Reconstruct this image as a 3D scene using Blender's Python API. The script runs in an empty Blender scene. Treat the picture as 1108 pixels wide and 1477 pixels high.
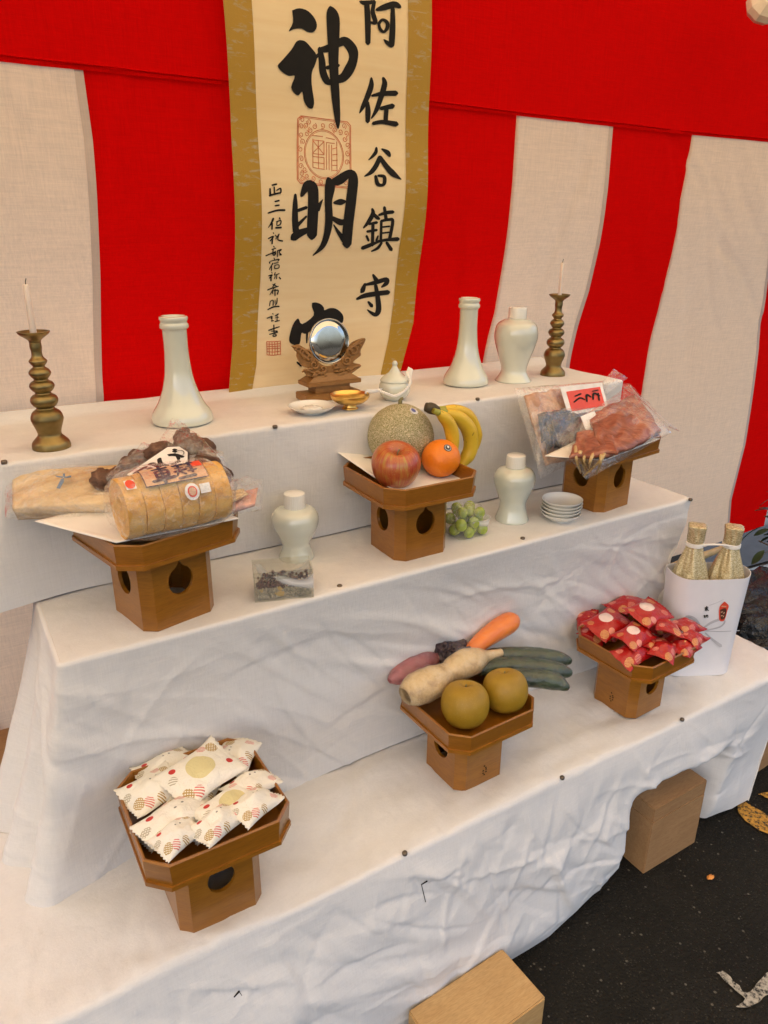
import bpy, bmesh, math, random
import numpy as np
from mathutils import Matrix, Vector, noise as mnoise

# ------------------------------------------------------------------ camera, sky, sun, exposure
scene = bpy.context.scene
FPX, CX, CY = 1056.93, 554.0, 738.5
CAMZ = 1.40
def _rot():
    a, b, c = -0.546671315, 0.369169925, 0.00788888330
    Ry = np.array([[math.cos(a), 0, math.sin(a)], [0, 1, 0], [-math.sin(a), 0, math.cos(a)]])
    Rx = np.array([[1, 0, 0], [0, math.cos(b), -math.sin(b)], [0, math.sin(b), math.cos(b)]])
    Rz = np.array([[math.cos(c), -math.sin(c), 0], [math.sin(c), math.cos(c), 0], [0, 0, 1]])
    return Rz @ Rx @ Ry @ np.array([[1, 0, 0], [0, 0, -1], [0, 1, 0]], float)
RM = _rot()
cam_data = bpy.data.cameras.new('camera')
cam = bpy.data.objects.new('camera', cam_data)
scene.collection.objects.link(cam)
mw = Matrix.Identity(4)
for i in range(3):
    mw[i][0] = RM[0][i]; mw[i][1] = -RM[1][i]; mw[i][2] = -RM[2][i]
mw[2][3] = CAMZ
cam.matrix_world = mw
cam_data.sensor_fit = 'VERTICAL'
cam_data.sensor_height = 36.0
cam_data.lens = 36.0 * FPX / 1477.0
cam_data.clip_start = 0.02
cam_data.clip_end = 3000
scene.camera = cam

SUN_EL, SUN_AZ = math.radians(50), math.radians(264)     # azimuth: compass style, from +Y clockwise
world = bpy.data.worlds.new('World'); scene.world = world; world.use_nodes = True
nt = world.node_tree; nt.nodes.clear()
sky = nt.nodes.new('ShaderNodeTexSky'); sky.sky_type = 'NISHITA'; sky.sun_disc = False
sky.sun_elevation = SUN_EL; sky.sun_rotation = SUN_AZ
sky.air_density = 1.0; sky.dust_density = 6.0; sky.ozone_density = 0.6
bg = nt.nodes.new('ShaderNodeBackground'); bg.inputs[1].default_value = 0.15
wo = nt.nodes.new('ShaderNodeOutputWorld')
nt.links.new(sky.outputs[0], bg.inputs[0]); nt.links.new(bg.outputs[0], wo.inputs[0])
sun_d = bpy.data.lights.new('sun', 'SUN'); sun_d.energy = 4.0; sun_d.angle = math.radians(1.0); sun_d.color = (1.0, 0.93, 0.82)
sun = bpy.data.objects.new('sun', sun_d); scene.collection.objects.link(sun)
_sd = Vector((math.sin(SUN_AZ) * math.cos(SUN_EL), math.cos(SUN_AZ) * math.cos(SUN_EL), math.sin(SUN_EL)))
sun.rotation_euler = (-_sd).to_track_quat('-Z', 'Y').to_euler(); sun.location = (0, -3, 4)
vs = scene.view_settings
vs.view_transform = 'Standard'; vs.look = 'None'; vs.gamma = 1.0; vs.exposure = 1.46; vs.use_curve_mapping = False
scene.cycles.max_bounces = 10; scene.cycles.transparent_max_bounces = 24
scene.cycles.caustics_reflective = False; scene.cycles.caustics_refractive = False

# ------------------------------------------------------------------ geometry of the place (metres, ground z = 0)
T0, T1, T2 = 0.417, 0.822, 1.062            # tops of the three tiers
Y0, Y1, Y2 = 0.783, 0.993, 1.212            # their front edges
rng = np.random.RandomState(7)
random.seed(7)

def ray(x, y):
    return RM.T @ np.array([(x - CX) / FPX, (y - CY) / FPX, 1.0])
def onz(x, y, z):
    d = ray(x, y); return d * ((z - CAMZ) / d[2]) + np.array([0, 0, CAMZ])
def ony(x, y, Y):
    d = ray(x, y); return d * (Y / d[1]) + np.array([0, 0, CAMZ])
def depth(P):
    return float((RM @ (np.asarray(P) - np.array([0, 0, CAMZ])))[2])
def hz(P, py):
    # height on the vertical line through P whose image row is py
    k = (py - CY) / FPX
    q = np.array([P[0], P[1], 0.0])
    a = RM[1] @ q - k * (RM[2] @ q); b = RM[1][2] - k * RM[2][2]
    return -a / b + CAMZ

# ------------------------------------------------------------------ noise helpers
def vnoise(X, Y, seed=0):
    r = np.random.RandomState(seed); tab = r.rand(256, 256)
    xi = np.floor(X).astype(int); yi = np.floor(Y).astype(int)
    fx = X - xi; fy = Y - yi
    fx = fx * fx * (3 - 2 * fx); fy = fy * fy * (3 - 2 * fy)
    g = lambda i, j: tab[i % 256, j % 256]
    return ((g(xi, yi) * (1 - fx) + g(xi + 1, yi) * fx) * (1 - fy) + (g(xi, yi + 1) * (1 - fx) + g(xi + 1, yi + 1) * fx) * fy) * 2 - 1
def fbm(X, Y, seed=0, o=3):
    s = 0; a = 1.0
    for k in range(o):
        s = s + a * vnoise(X * 2 ** k + 13.7 * k, Y * 2 ** k + 5.1 * k, seed + k); a *= 0.5
    return s
def creases(X, Y, n, seed, box, amp, width, length, ang=(0, math.pi), sharp=False):
    r = np.random.RandomState(seed); out = np.zeros_like(X)
    for k in range(n):
        cx = r.uniform(box[0], box[1]); cy = r.uniform(box[2], box[3]); a = r.uniform(*ang)
        L = length * r.uniform(.4, 1.3); w = width * r.uniform(.6, 1.6); am = amp * r.uniform(.3, 1) * r.choice([-1, 1, 1])
        dx = X - cx; dy = Y - cy
        u = dx * math.cos(a) + dy * math.sin(a); v = -dx * math.sin(a) + dy * math.cos(a)
        v = v + 0.15 * L * (u / L) ** 2 * r.uniform(-1, 1)
        sft = np.where(v > 0, 1.6, 0.6) if r.rand() < .5 else np.where(v > 0, .6, 1.6)
        out += am * (np.exp(-np.abs(v) / (w * sft)) if sharp else np.exp(-(v / (w * sft)) ** 2)) * np.exp(-(u / L) ** 4)
    return out
def sstep(a, b, x):
    t = np.clip((x - a) / (b - a), 0, 1); return t * t * (3 - 2 * t)

# ------------------------------------------------------------------ object helpers
WL = {}
def mesh(name, V, F, mat, parent=None, smooth=True, uv=None, loc=None, autosmooth=None):
    V = np.asarray(V, float)
    if loc is None:
        loc = np.array([(V[:, 0].min() + V[:, 0].max()) / 2, (V[:, 1].min() + V[:, 1].max()) / 2, V[:, 2].min()])
    me = bpy.data.meshes.new(name)
    me.from_pydata((V - loc).tolist(), [], [list(map(int, f)) for f in F])
    if uv is not None:
        l = me.uv_layers.new(name='UVMap'); idx = np.zeros(len(me.loops), int); me.loops.foreach_get('vertex_index', idx)
        l.data.foreach_set('uv', np.asarray(uv, float)[idx].ravel())
    if smooth:
        me.polygons.foreach_set('use_smooth', [True] * len(me.polygons))
    me.update()
    if smooth and autosmooth:
        me.set_sharp_from_angle(angle=math.radians(autosmooth))
    o = bpy.data.objects.new(name, me); scene.collection.objects.link(o)
    if mat is not None: me.materials.append(mat)
    if parent is not None:
        o.parent = parent; o.matrix_parent_inverse = Matrix.Translation(-Vector(WL[parent.name]))
    o.location = Vector(loc); WL[o.name] = tuple(loc)
    return o
def thing(name, label, cat, loc, group=None):
    o = bpy.data.objects.new(name, None); scene.collection.objects.link(o)
    o.empty_display_size = 0.05; o.location = Vector(loc); WL[o.name] = tuple(loc)
    return tag(o, label, cat, group)
def tag(o, label, cat, group=None):
    o['label'] = label; o['category'] = cat
    if group: o['group'] = group
    return o
def kind(o, k='structure'):
    o['kind'] = k; return o

def grid_faces(nr, nc, off=0, closed=False):
    F = []
    for i in range(nr - 1):
        for j in range(nc - (0 if closed else 1)):
            a = off + i * nc + j; b = off + i * nc + (j + 1) % nc
            F.append((a, b, b + nc, a + nc))
    return F
def lathe(prof, c, n=48):
    # prof: (radius, z) list, bottom to top; c: centre (x, y)
    V = []
    th = np.arange(n) * 2 * math.pi / n
    for r, z in prof:
        r = max(r, 1e-4)
        V += [(c[0] + r * math.cos(t), c[1] + r * math.sin(t), z) for t in th]
    F = grid_faces(len(prof), n, 0, True)
    F.append(tuple(range(n))[::-1]); F.append(tuple((len(prof) - 1) * n + i for i in range(n)))
    return np.array(V), F
def smooth_prof(p, k=4):
    # Catmull-Rom resample
    P = np.array(p, float); out = []
    for i in range(len(P) - 1):
        p0 = P[max(i - 1, 0)]; p1 = P[i]; p2 = P[i + 1]; p3 = P[min(i + 2, len(P) - 1)]
        for j in range(k):
            t = j / k
            out.append(0.5 * ((2 * p1) + (-p0 + p2) * t + (2 * p0 - 5 * p1 + 4 * p2 - p3) * t * t + (-p0 + 3 * p1 - 3 * p2 + p3) * t ** 3))
    out.append(P[-1]); return np.array(out)
def px_profile(base_px, z, rows, k=4):
    # rows: (half width px, image row) bottom to top -> profile in metres about the vertical axis through base_px
    P = onz(base_px[0], base_px[1], z); pr = []
    for hw, py in rows:
        zz = hz(P, py); pr.append((hw * depth((P[0], P[1], zz)) / FPX, zz))
    pr[0] = (pr[0][0], z)
    return P, smooth_prof(pr, k)
def box(c, s, rz=0, bev=0.0):
    # c: centre of the base; s: full sizes
    bm = bmesh.new(); bmesh.ops.create_cube(bm, size=1)
    for v in bm.verts: v.co = Vector((v.co.x * s[0], v.co.y * s[1], (v.co.z + .5) * s[2]))
    if bev: bmesh.ops.bevel(bm, geom=bm.edges[:], offset=bev, segments=2, affect='EDGES')
    bm.verts.index_update()
    R = Matrix.Rotation(rz, 3, 'Z')
    V = [tuple((R @ v.co) + Vector(c)) for v in bm.verts]; F = [tuple(v.index for v in f.verts) for f in bm.faces]
    bm.free(); return np.array(V), F
def tube(path, rad, n=10, caps=True):
    P = np.array(path, float); m = len(P)
    rad = np.full(m, rad) if np.isscalar(rad) else np.array(rad)
    V = []; up = np.array([0, 0, 1.0]); prev = None
    for i in range(m):
        t = P[min(i + 1, m - 1)] - P[max(i - 1, 0)]; t = t / (np.linalg.norm(t) + 1e-12)
        if prev is None:
            a = up if abs(t[2]) < .9 else np.array([1.0, 0, 0])
            u = np.cross(t, a)
        else:
            u = prev - t * (prev @ t)
        u /= np.linalg.norm(u); prev = u; w = np.cross(t, u)
        for k in range(n):
            th = 2 * math.pi * k / n
            V.append(P[i] + rad[i] * (u * math.cos(th) + w * math.sin(th)))
    F = grid_faces(m, n, 0, True)
    if caps: F += [tuple(range(n))[::-1], tuple((m - 1) * n + k for k in range(n))]
    return np.array(V), F
def spline(pts, k=6):
    return smooth_prof(pts, k)
def blob(c, r, n=24, seed=0, amp=0.0, freq=2.0, flat=0.0):
    V = []; m = n // 2 + 1
    for i in range(m):
        ph = math.pi * i / (m - 1)
        for j in range(n):
            th = 2 * math.pi * j / n
            d = Vector((math.sin(ph) * math.cos(th), math.sin(ph) * math.sin(th), -math.cos(ph)))
            q = 1 + (amp * mnoise.fractal(d * freq + Vector((seed * 7.1, seed * 3.3, 1.7)), 1.0, 2.0, 3) if amp else 0)
            V.append((c[0] + r[0] * d.x * q, c[1] + r[1] * d.y * q, c[2] + r[2] * d.z * q))
    F = grid_faces(m, n, 0, True)
    return np.array(V), F
def rotz(V, a, c):
    V = np.array(V, float); ca, sa = math.cos(a), math.sin(a)
    x = V[:, 0] - c[0]; y = V[:, 1] - c[1]
    V[:, 0] = c[0] + ca * x - sa * y; V[:, 1] = c[1] + sa * x + ca * y; return V
def xform(V, M, t=(0, 0, 0)):
    return np.asarray(V) @ np.array(M).T + np.array(t)
def eul(x, y, z):
    return np.array(Matrix.Rotation(z, 3, 'Z') @ Matrix.Rotation(y, 3, 'Y') @ Matrix.Rotation(x, 3, 'X'))
def join(parts):
    V = []; F = []; o = 0
    for v, f in parts:
        V.append(np.asarray(v, float)); F += [tuple(i + o for i in g) for g in f]; o += len(v)
    return np.vstack(V), F
def slab(cs, thick, nu=24, nv=18, amp=0.0, seed=0, bulge=0.0, freq=7.0, sag=0.0, wav=0.0):
    # a sheet or pouch between four corner points (order around), closed, with thickness and uneven surface
    c = [np.asarray(q, float) for q in cs]
    U, W = np.meshgrid(np.linspace(0, 1, nu), np.linspace(0, 1, nv))
    P = ((1 - U) * (1 - W))[..., None] * c[0] + (U * (1 - W))[..., None] * c[1] + (U * W)[..., None] * c[2] + ((1 - U) * W)[..., None] * c[3]
    n = np.cross(c[1] - c[0], c[3] - c[0]); n /= np.linalg.norm(n)
    if n[2] < 0: n = -n
    e = (np.clip(U * (1 - U) * 4, 0, 1) * np.clip(W * (1 - W) * 4, 0, 1)) ** .5
    A = fbm(U * freq, W * freq, seed, 3); B = fbm(U * freq, W * freq, seed + 31, 3)
    if wav:
        ed = fbm(U * 5, W * 5, seed + 77, 2) * wav * (1 - e)
        P = P + ed[..., None] * np.cross(n, (c[1] - c[0]) / np.linalg.norm(c[1] - c[0]))
    base = -sag * e * 1.0
    top = P + n * (base + thick / 2 + bulge * e + amp * A * (.3 + .7 * e))[..., None]
    bot = P + n * (base - thick / 2 - bulge * .25 * e + amp * .3 * B * e)[..., None]
    V = np.vstack([top.reshape(-1, 3), bot.reshape(-1, 3)]); N = nu * nv
    F = grid_faces(nv, nu); F += [tuple(i + N for i in f[::-1]) for f in grid_faces(nv, nu)]
    ring = [j for j in range(nu)] + [i * nu + nu - 1 for i in range(1, nv)] + [(nv - 1) * nu + j for j in range(nu - 2, -1, -1)] + [i * nu for i in range(nv - 2, 0, -1)]
    for a, b in zip(ring, ring[1:] + ring[:1]): F.append((b, a, a + N, b + N))
    uv = np.vstack([np.c_[U.ravel(), W.ravel()]] * 2)
    return V, F, uv

# ------------------------------------------------------------------ materials
MATS = {}
class NB:
    def __init__(s, name):
        s.m = bpy.data.materials.new(name); s.m.use_nodes = True; s.t = s.m.node_tree; s.t.nodes.clear()
        s.out = s.n('ShaderNodeOutputMaterial')
        MATS[name] = s.m
    def n(s, ty, **kw):
        x = s.t.nodes.new(ty)
        for k, v in kw.items(): setattr(x, k, v)
        return x
    def l(s, a, b): s.t.links.new(a, b)
    def coord(s, kind='Object', scale=(1, 1, 1), rot=(0, 0, 0), loc=(0, 0, 0)):
        c = s.n('ShaderNodeTexCoord'); m = s.n('ShaderNodeMapping')
        m.inputs['Scale'].default_value = scale; m.inputs['Rotation'].default_value = rot; m.inputs['Location'].default_value = loc
        s.l(c.outputs[kind], m.inputs[0]); return m.outputs[0]
    def noise(s, vec, scale, detail=3, rough=.55, dist=0.0):
        x = s.n('ShaderNodeTexNoise'); x.inputs['Scale'].default_value = scale; x.inputs['Detail'].default_value = detail
        x.inputs['Roughness'].default_value = rough; x.inputs['Distortion'].default_value = dist
        s.l(vec, x.inputs['Vector']); return x.outputs['Fac']
    def ramp(s, fac, stops, mode='LINEAR'):
        r = s.n('ShaderNodeValToRGB'); r.color_ramp.interpolation = mode
        e = r.color_ramp.elements
        while len(e) < len(stops): e.new(.5)
        for i, (p, c) in enumerate(stops):
            e[i].position = p; e[i].color = (*c, 1) if len(c) == 3 else c
        s.l(fac, r.inputs[0]); return r.outputs[0]
    def mix(s, fac, a, b, blend='MIX'):
        x = s.n('ShaderNodeMix'); x.data_type = 'RGBA'; x.blend_type = blend
        for i, v in ((0, fac), (6, a), (7, b)):
            if hasattr(v, 'is_output') or isinstance(v, bpy.types.NodeSocket): s.l(v, x.inputs[i])
            else: x.inputs[i].default_value = v if i == 0 else ((*v, 1) if len(v) == 3 else v)
        return x.outputs[2]
    def math(s, op, a, b=0.0, c=0.0):
        x = s.n('ShaderNodeMath'); x.operation = op
        for i, v in enumerate((a, b, c)):
            if isinstance(v, bpy.types.NodeSocket): s.l(v, x.inputs[i])
            else: x.inputs[i].default_value = v
        return x.outputs[0]
    def bump(s, h, strength=.3, dist=.01, nrm=None):
        b = s.n('ShaderNodeBump'); b.inputs['Strength'].default_value = strength; b.inputs['Distance'].default_value = dist
        s.l(h, b.inputs['Height'])
        if nrm is not None: s.l(nrm, b.inputs['Normal'])
        return b.outputs[0]
    def bsdf(s, col, rough=.5, normal=None, metal=0.0, **kw):
        p = s.n('ShaderNodeBsdfPrincipled')
        for k, v in (('Base Color', col), ('Roughness', rough), ('Metallic', metal), *kw.items()):
            if isinstance(v, bpy.types.NodeSocket): s.l(v, p.inputs[k])
            else: p.inputs[k].default_value = (*v, 1) if isinstance(v, tuple) and len(v) == 3 and k.endswith('Color') else v
        if normal is not None: s.l(normal, p.inputs['Normal'])
        s.l(p.outputs[0], s.out.inputs[0]); return p
def simple(name, col, rough=.5, metal=0.0, var=.12, vscale=30, bump=.0, bscale=200, **kw):
    b = NB(name); c = b.coord()
    f = b.noise(c, vscale, 3)
    col2 = tuple(x * (1 - var) for x in col); col3 = tuple(min(1, x * (1 + var)) for x in col)
    cc = b.ramp(f, [(.3, col2), (.7, col3)])
    nr = b.bump(b.noise(c, bscale, 2), bump, .002) if bump else None
    b.bsdf(cc, rough, nr, metal, **kw); return b.m
def cloth_mat(name, col, weave=900, strength=.25, var=.05, slub=True, rough=.9, transl=None, scl=1.0, streak=.06, crumple=0.0):
    b = NB(name); c = b.coord()
    wx = b.noise(b.coord(scale=(40 * scl, 40 * scl, 900 * scl)), 1.0, 2, .6); wz = b.noise(b.coord(scale=(900 * scl, 900 * scl, 40 * scl)), 1.0, 2, .6)
    thr = b.math('ADD', wx, wz)
    big = b.noise(c, 4, 4)
    cc = b.ramp(thr, [(.35, tuple(x * (1 - var * 2.2) for x in col)), (.65, tuple(min(1, x * (1 + var)) for x in col))])
    r = b.n('ShaderNodeMapRange'); b.l(thr, r.inputs[0]); r.inputs[1].default_value = .7; r.inputs[2].default_value = 1.3
    cc = b.mix(r.outputs[0], tuple(x * (1 - var) for x in col), tuple(min(1, x * (1 + var * .6)) for x in col))
    cc = b.mix(b.math('MULTIPLY', big, .25), cc, tuple(x * (1 - var * 1.5) for x in col))
    st1 = b.noise(b.coord(scale=(14 * scl, 14 * scl, 260 * scl)), 1.0, 3, .7); st2 = b.noise(b.coord(scale=(260 * scl, 260 * scl, 14 * scl)), 1.0, 3, .7)
    st = b.math('ADD', st1, st2); r2 = b.n('ShaderNodeMapRange'); b.l(st, r2.inputs[0]); r2.inputs[1].default_value = .75; r2.inputs[2].default_value = 1.25
    cc = b.mix(r2.outputs[0], b.mix(1.0, cc, (1 - streak,) * 3, 'MULTIPLY'), cc)
    nr = b.bump(thr, strength, .0006); nr = b.bump(st, strength, .0012, nr)
    if crumple:
        k1 = b.math('ABSOLUTE', b.math('SUBTRACT', b.noise(b.coord(scale=(1, 1, 1.6)), 11, 3, .6, .4), .5)); k2 = b.math('ABSOLUTE', b.math('SUBTRACT', b.noise(b.coord(), 30, 3, .6, .3), .5))
        nr = b.bump(k1, crumple, .016, nr); nr = b.bump(k2, crumple * .6, .006, nr)
    p = b.bsdf(cc, rough, nr, **{'Specular IOR Level': .03})
    if transl:
        tr = b.n('ShaderNodeBsdfTranslucent'); b.l(cc, tr.inputs[0]); mx = b.n('ShaderNodeMixShader'); mx.inputs[0].default_value = transl
        b.l(p.outputs[0], mx.inputs[1]); b.l(tr.outputs[0], mx.inputs[2]); b.l(mx.outputs[0], b.out.inputs[0])
    return b.m
def wood_mat(name, c1, c2, axis=(30, 4, 60), rough=.4, coat=.2, kindc='Object', freq=1.0):
    b = NB(name); v = b.coord(kindc, scale=axis)
    f = b.noise(v, 1.6 * freq, 5, .6, .6)
    v2 = b.coord(kindc, scale=tuple(a * 6 for a in axis)); g = b.noise(v2, 2.0 * freq, 3, .6)
    cc = b.ramp(f, [(.25, c1), (.75, c2)])
    cc = b.mix(b.ramp(g, [(.42, (0, 0, 0)), (.7, (.5, .5, .5))]), cc, tuple(x * .55 for x in c1))
    big = b.noise(b.coord(), 14, 3); cc = b.mix(b.math('MULTIPLY', big, .55), cc, tuple(x * .55 for x in c1))
    oi = b.n('ShaderNodeObjectInfo'); cc = b.mix(b.math('MULTIPLY', oi.outputs['Random'], .35), cc, tuple(x * .6 for x in c1))
    nr = b.bump(g, .12, .0008)
    b.bsdf(cc, rough, nr, **{'Coat Weight': coat, 'Coat Roughness': .25}); return b.m
def film_mat(name, tint=(1, 1, 1), gloss=.30, haze_glint=.05, bscale=60, bstr=.6):
    b = NB(name); c = b.coord()
    n1 = b.noise(c, bscale, 4, .6, .8); nr = b.bump(n1, bstr, .004)
    tr = b.n('ShaderNodeBsdfTransparent'); tr.inputs[0].default_value = (*tint, 1)
    gl = b.n('ShaderNodeBsdfGlossy'); gl.inputs['Roughness'].default_value = .07; gl.inputs[0].default_value = (1, 1, 1, 1); b.l(nr, gl.inputs['Normal'])
    df = b.n('ShaderNodeBsdfDiffuse'); df.inputs[0].default_value = (.85, .83, .8, 1)
    lw = b.n('ShaderNodeFresnel'); lw.inputs['IOR'].default_value = 1.36; b.l(nr, lw.inputs['Normal'])
    geo = b.n('ShaderNodeNewGeometry')
    f = b.math('MULTIPLY', b.math('MULTIPLY_ADD', lw.outputs[0], gloss * 2.2, gloss * .10), b.math('SUBTRACT', 1.0, geo.outputs['Backfacing']))
    m1 = b.n('ShaderNodeMixShader'); b.l(f, m1.inputs[0]); b.l(tr.outputs[0], m1.inputs[1]); b.l(gl.outputs[0], m1.inputs[2])
    m2 = b.n('ShaderNodeMixShader'); rdg = b.math('ABSOLUTE', b.math('SUBTRACT', b.noise(c, bscale * .55, 2, .5, 1.6), .5)); crease_glint = b.ramp(rdg, [(.0, (haze_glint * 14,) * 3), (.014, (haze_glint * 9,) * 3), (.032, (haze_glint,) * 3)])  # whitened ridge streaks paint crease highlights into the film's milky tone
    b.l(crease_glint, m2.inputs[0]); b.l(m1.outputs[0], m2.inputs[1]); b.l(df.outputs[0], m2.inputs[2])
    b.l(m2.outputs[0], b.out.inputs[0]); return b.m

M_red = cloth_mat('red_cotton', (.76, .0025, .002), var=.10, transl=.40, strength=.4, streak=.10, crumple=.10)
M_stripe = cloth_mat('white_cotton', (.98, .73, .52), var=.08, transl=.40, strength=.5, streak=.12, crumple=.12)
M_sel = cloth_mat('selvedge_cotton', (.62, .50, .44), var=.07)
M_cloth = cloth_mat('tier_sheet', (.73, .712, .682), var=.04, strength=.3, streak=.05, crumple=.15)
M_wood = wood_mat('lacquered_cypress', (.30, .105, .006), (.47, .190, .016), axis=(5, 5, 45), rough=.34, coat=.35)
M_timber = wood_mat('pine_block', (.54, .31, .11), (.70, .46, .20), axis=(6, 40, 40), rough=.6, coat=.0)
M_timber2 = wood_mat('dark_pine_block', (.36, .19, .075), (.48, .28, .125), axis=(6, 40, 40), rough=.65, coat=.0)
M_carve = wood_mat('carved_wood', (.30, .135, .03), (.46, .23, .065), axis=(8, 8, 30), rough=.5, coat=.05)
M_porc = simple('glazed_porcelain', (.63, .655, .555), .12, var=.04, vscale=10, **{'Coat Weight': 1.0, 'Coat Roughness': .02, 'Coat IOR': 1.6})
M_white = simple('white_porcelain', (.80, .79, .73), .2, var=.02, vscale=8, **{'Coat Weight': .4})
M_brass = simple('aged_brass', (.27, .20, .08), .42, 1.0, var=.25, vscale=25, bump=.15, bscale=90)
M_gold = simple('gilt', (.80, .50, .14), .28, 1.0, var=.08, vscale=40)
M_wax = simple('candle_wax', (.80, .68, .58), .45, var=.03, **{'Subsurface Weight': .2, 'Subsurface Radius': (.01, .006, .004), 'Subsurface Scale': .3})
M_wick = simple('wick', (.03, .025, .02), .9)
M_steel = simple('mirror_face', (.62, .60, .56), .07, 1.0, var=.10, vscale=30)
M_steelrim = simple('mirror_rim', (.55, .54, .50), .2, 1.0)
M_ink = simple('ink', (.006, .005, .0045), .9, var=.3, vscale=60)
M_seal = simple('vermilion_ink', (.62, .16, .07), .85, var=.25, vscale=120)
M_paper = simple('offering_paper', (.80, .77, .71), .8, var=.03, bump=.05)
M_film = film_mat('clear_film', gloss=.55, haze_glint=.014, bscale=85, bstr=1.0)
M_film2 = film_mat('tight_wrap', gloss=.28, haze_glint=.0035, bscale=130, bstr=1.2)
M_box = film_mat('clear_plastic', tint=(.93, .93, .90), gloss=.4, haze_glint=.05, bscale=4, bstr=.05)
M_pin = simple('pin_head', (.16, .13, .10), .4, .7)

# ------------------------------------------------------------------ ground
b = NB('asphalt'); c = b.coord()
v1 = b.n('ShaderNodeTexVoronoi'); v1.inputs['Scale'].default_value = 170; b.l(c, v1.inputs['Vector'])
v2 = b.n('ShaderNodeTexVoronoi'); v2.inputs['Scale'].default_value = 75; b.l(c, v2.inputs['Vector'])
gcol = b.ramp(b.noise(c, 6, 5, .6), [(.3, (.010, .0085, .0055)), (.7, (.018, .0155, .011))])
sp = b.math('MULTIPLY', b.math('LESS_THAN', v1.outputs['Distance'], .30), b.math('GREATER_THAN', v1.outputs['Color'], .60))
gcol = b.mix(sp, gcol, (.036, .031, .022))
sp2 = b.math('MULTIPLY', b.math('LESS_THAN', v2.outputs['Distance'], .20), b.math('GREATER_THAN', v2.outputs['Color'], .74))
gcol = b.mix(sp2, gcol, (.11, .098, .075))
v3 = b.n('ShaderNodeTexVoronoi'); v3.inputs['Scale'].default_value = 38; b.l(c, v3.inputs['Vector'])
sp3 = b.math('MULTIPLY', b.math('LESS_THAN', v3.outputs['Distance'], .10), b.math('GREATER_THAN', v3.outputs['Color'], .88))
gcol = b.mix(sp3, gcol, (.32, .30, .26))
nr = b.bump(v1.outputs['Distance'], .9, .004); nr = b.bump(b.noise(c, 300, 3), .5, .002, nr)
b.bsdf(gcol, .9, nr, **{'Specular IOR Level': .2}); M_asph = b.m
R = 400
V = [(-R, -R, 0), (R, -R, 0), (R, R, 0), (-R, R, 0)]
kind(mesh('ground', V, [(0, 1, 2, 3)], M_asph, smooth=False, loc=np.zeros(3)))
M_conc = simple('pale_concrete', (.15, .175, .185), .85, var=.12, vscale=20, bump=.3)
M_conc2 = simple('grey_concrete', (.035, .040, .046), .85, var=.15, vscale=25, bump=.3)
def groundpoly(name, pts, z, mat, h=0.0):
    P = [onz(x, y, z) for x, y in pts]; n = len(P)
    V = [(p[0], p[1], z) for p in P] + [(p[0], p[1], z - max(h, .003)) for p in P]
    F = [tuple(range(n)), tuple(range(2 * n - 1, n - 1, -1))] + [(i, i + n, (i + 1) % n + n, (i + 1) % n) for i in range(n)]
    a = V[1][0] - V[0][0], V[1][1] - V[0][1]
    return mesh(name, V, F, mat, smooth=False)
kind(groundpoly('pavement', [(985, 760), (1250, 690), (1250, 770), (1060, 822), (985, 850)], .006, M_conc2))
kind(groundpoly('kerb', [(1040, 832), (1250, 772), (1300, 850), (1060, 880)], .10, M_conc, .099))

def mark(name, pts, mat, z=.005):
    P = spline([(*q, 0) for q in pts + pts[:1]], 4)[:-1]
    W = [onz(p[0] + rng.uniform(-1, 1), p[1] + rng.uniform(-1, 1), z) for p in P]
    return mesh(name, W, [tuple(range(len(W)))], mat, smooth=False)
def worn(name, col):
    b = NB(name); c = b.coord(); f = b.noise(c, 90, 4, .7)
    cc = b.ramp(f, [(.42, (.016, .014, .010)), (.46, tuple(x * .5 for x in col)), (.58, col)]); b.bsdf(cc, .8, b.bump(b.noise(c, 260, 2), .5, .002)); return b.m
M_pale = worn('pale_road_paint', (.40, .36, .28)); M_yel = worn('yellow_road_paint', (.55, .27, .03)); M_orange = simple('orange_scrap', (.72, .27, .05), .7)
kind(mark('road_marking', [(1034, 1402), (1046, 1402), (1062, 1418), (1078, 1432), (1096, 1414), (1108, 1402), (1125, 1400), (1118, 1425), (1100, 1440), (1082, 1452), (1062, 1452), (1074, 1440), (1052, 1420)], M_pale))
kind(mark('road_marking', [(1062, 1156), (1078, 1158), (1110, 1178), (1140, 1195), (1130, 1205), (1104, 1202), (1070, 1178)], M_yel))
kind(mark('road_marking', [(1094, 1145), (1120, 1140), (1150, 1150), (1150, 1162), (1110, 1152)], M_yel))
o = mesh('leaf_scrap', *blob(onz(1025, 1265, .003), (.010, .006, .0028), 16, 3, .5, 2.5), M_orange); tag(o, 'small orange scrap lying on the dark asphalt', 'scrap')

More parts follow.
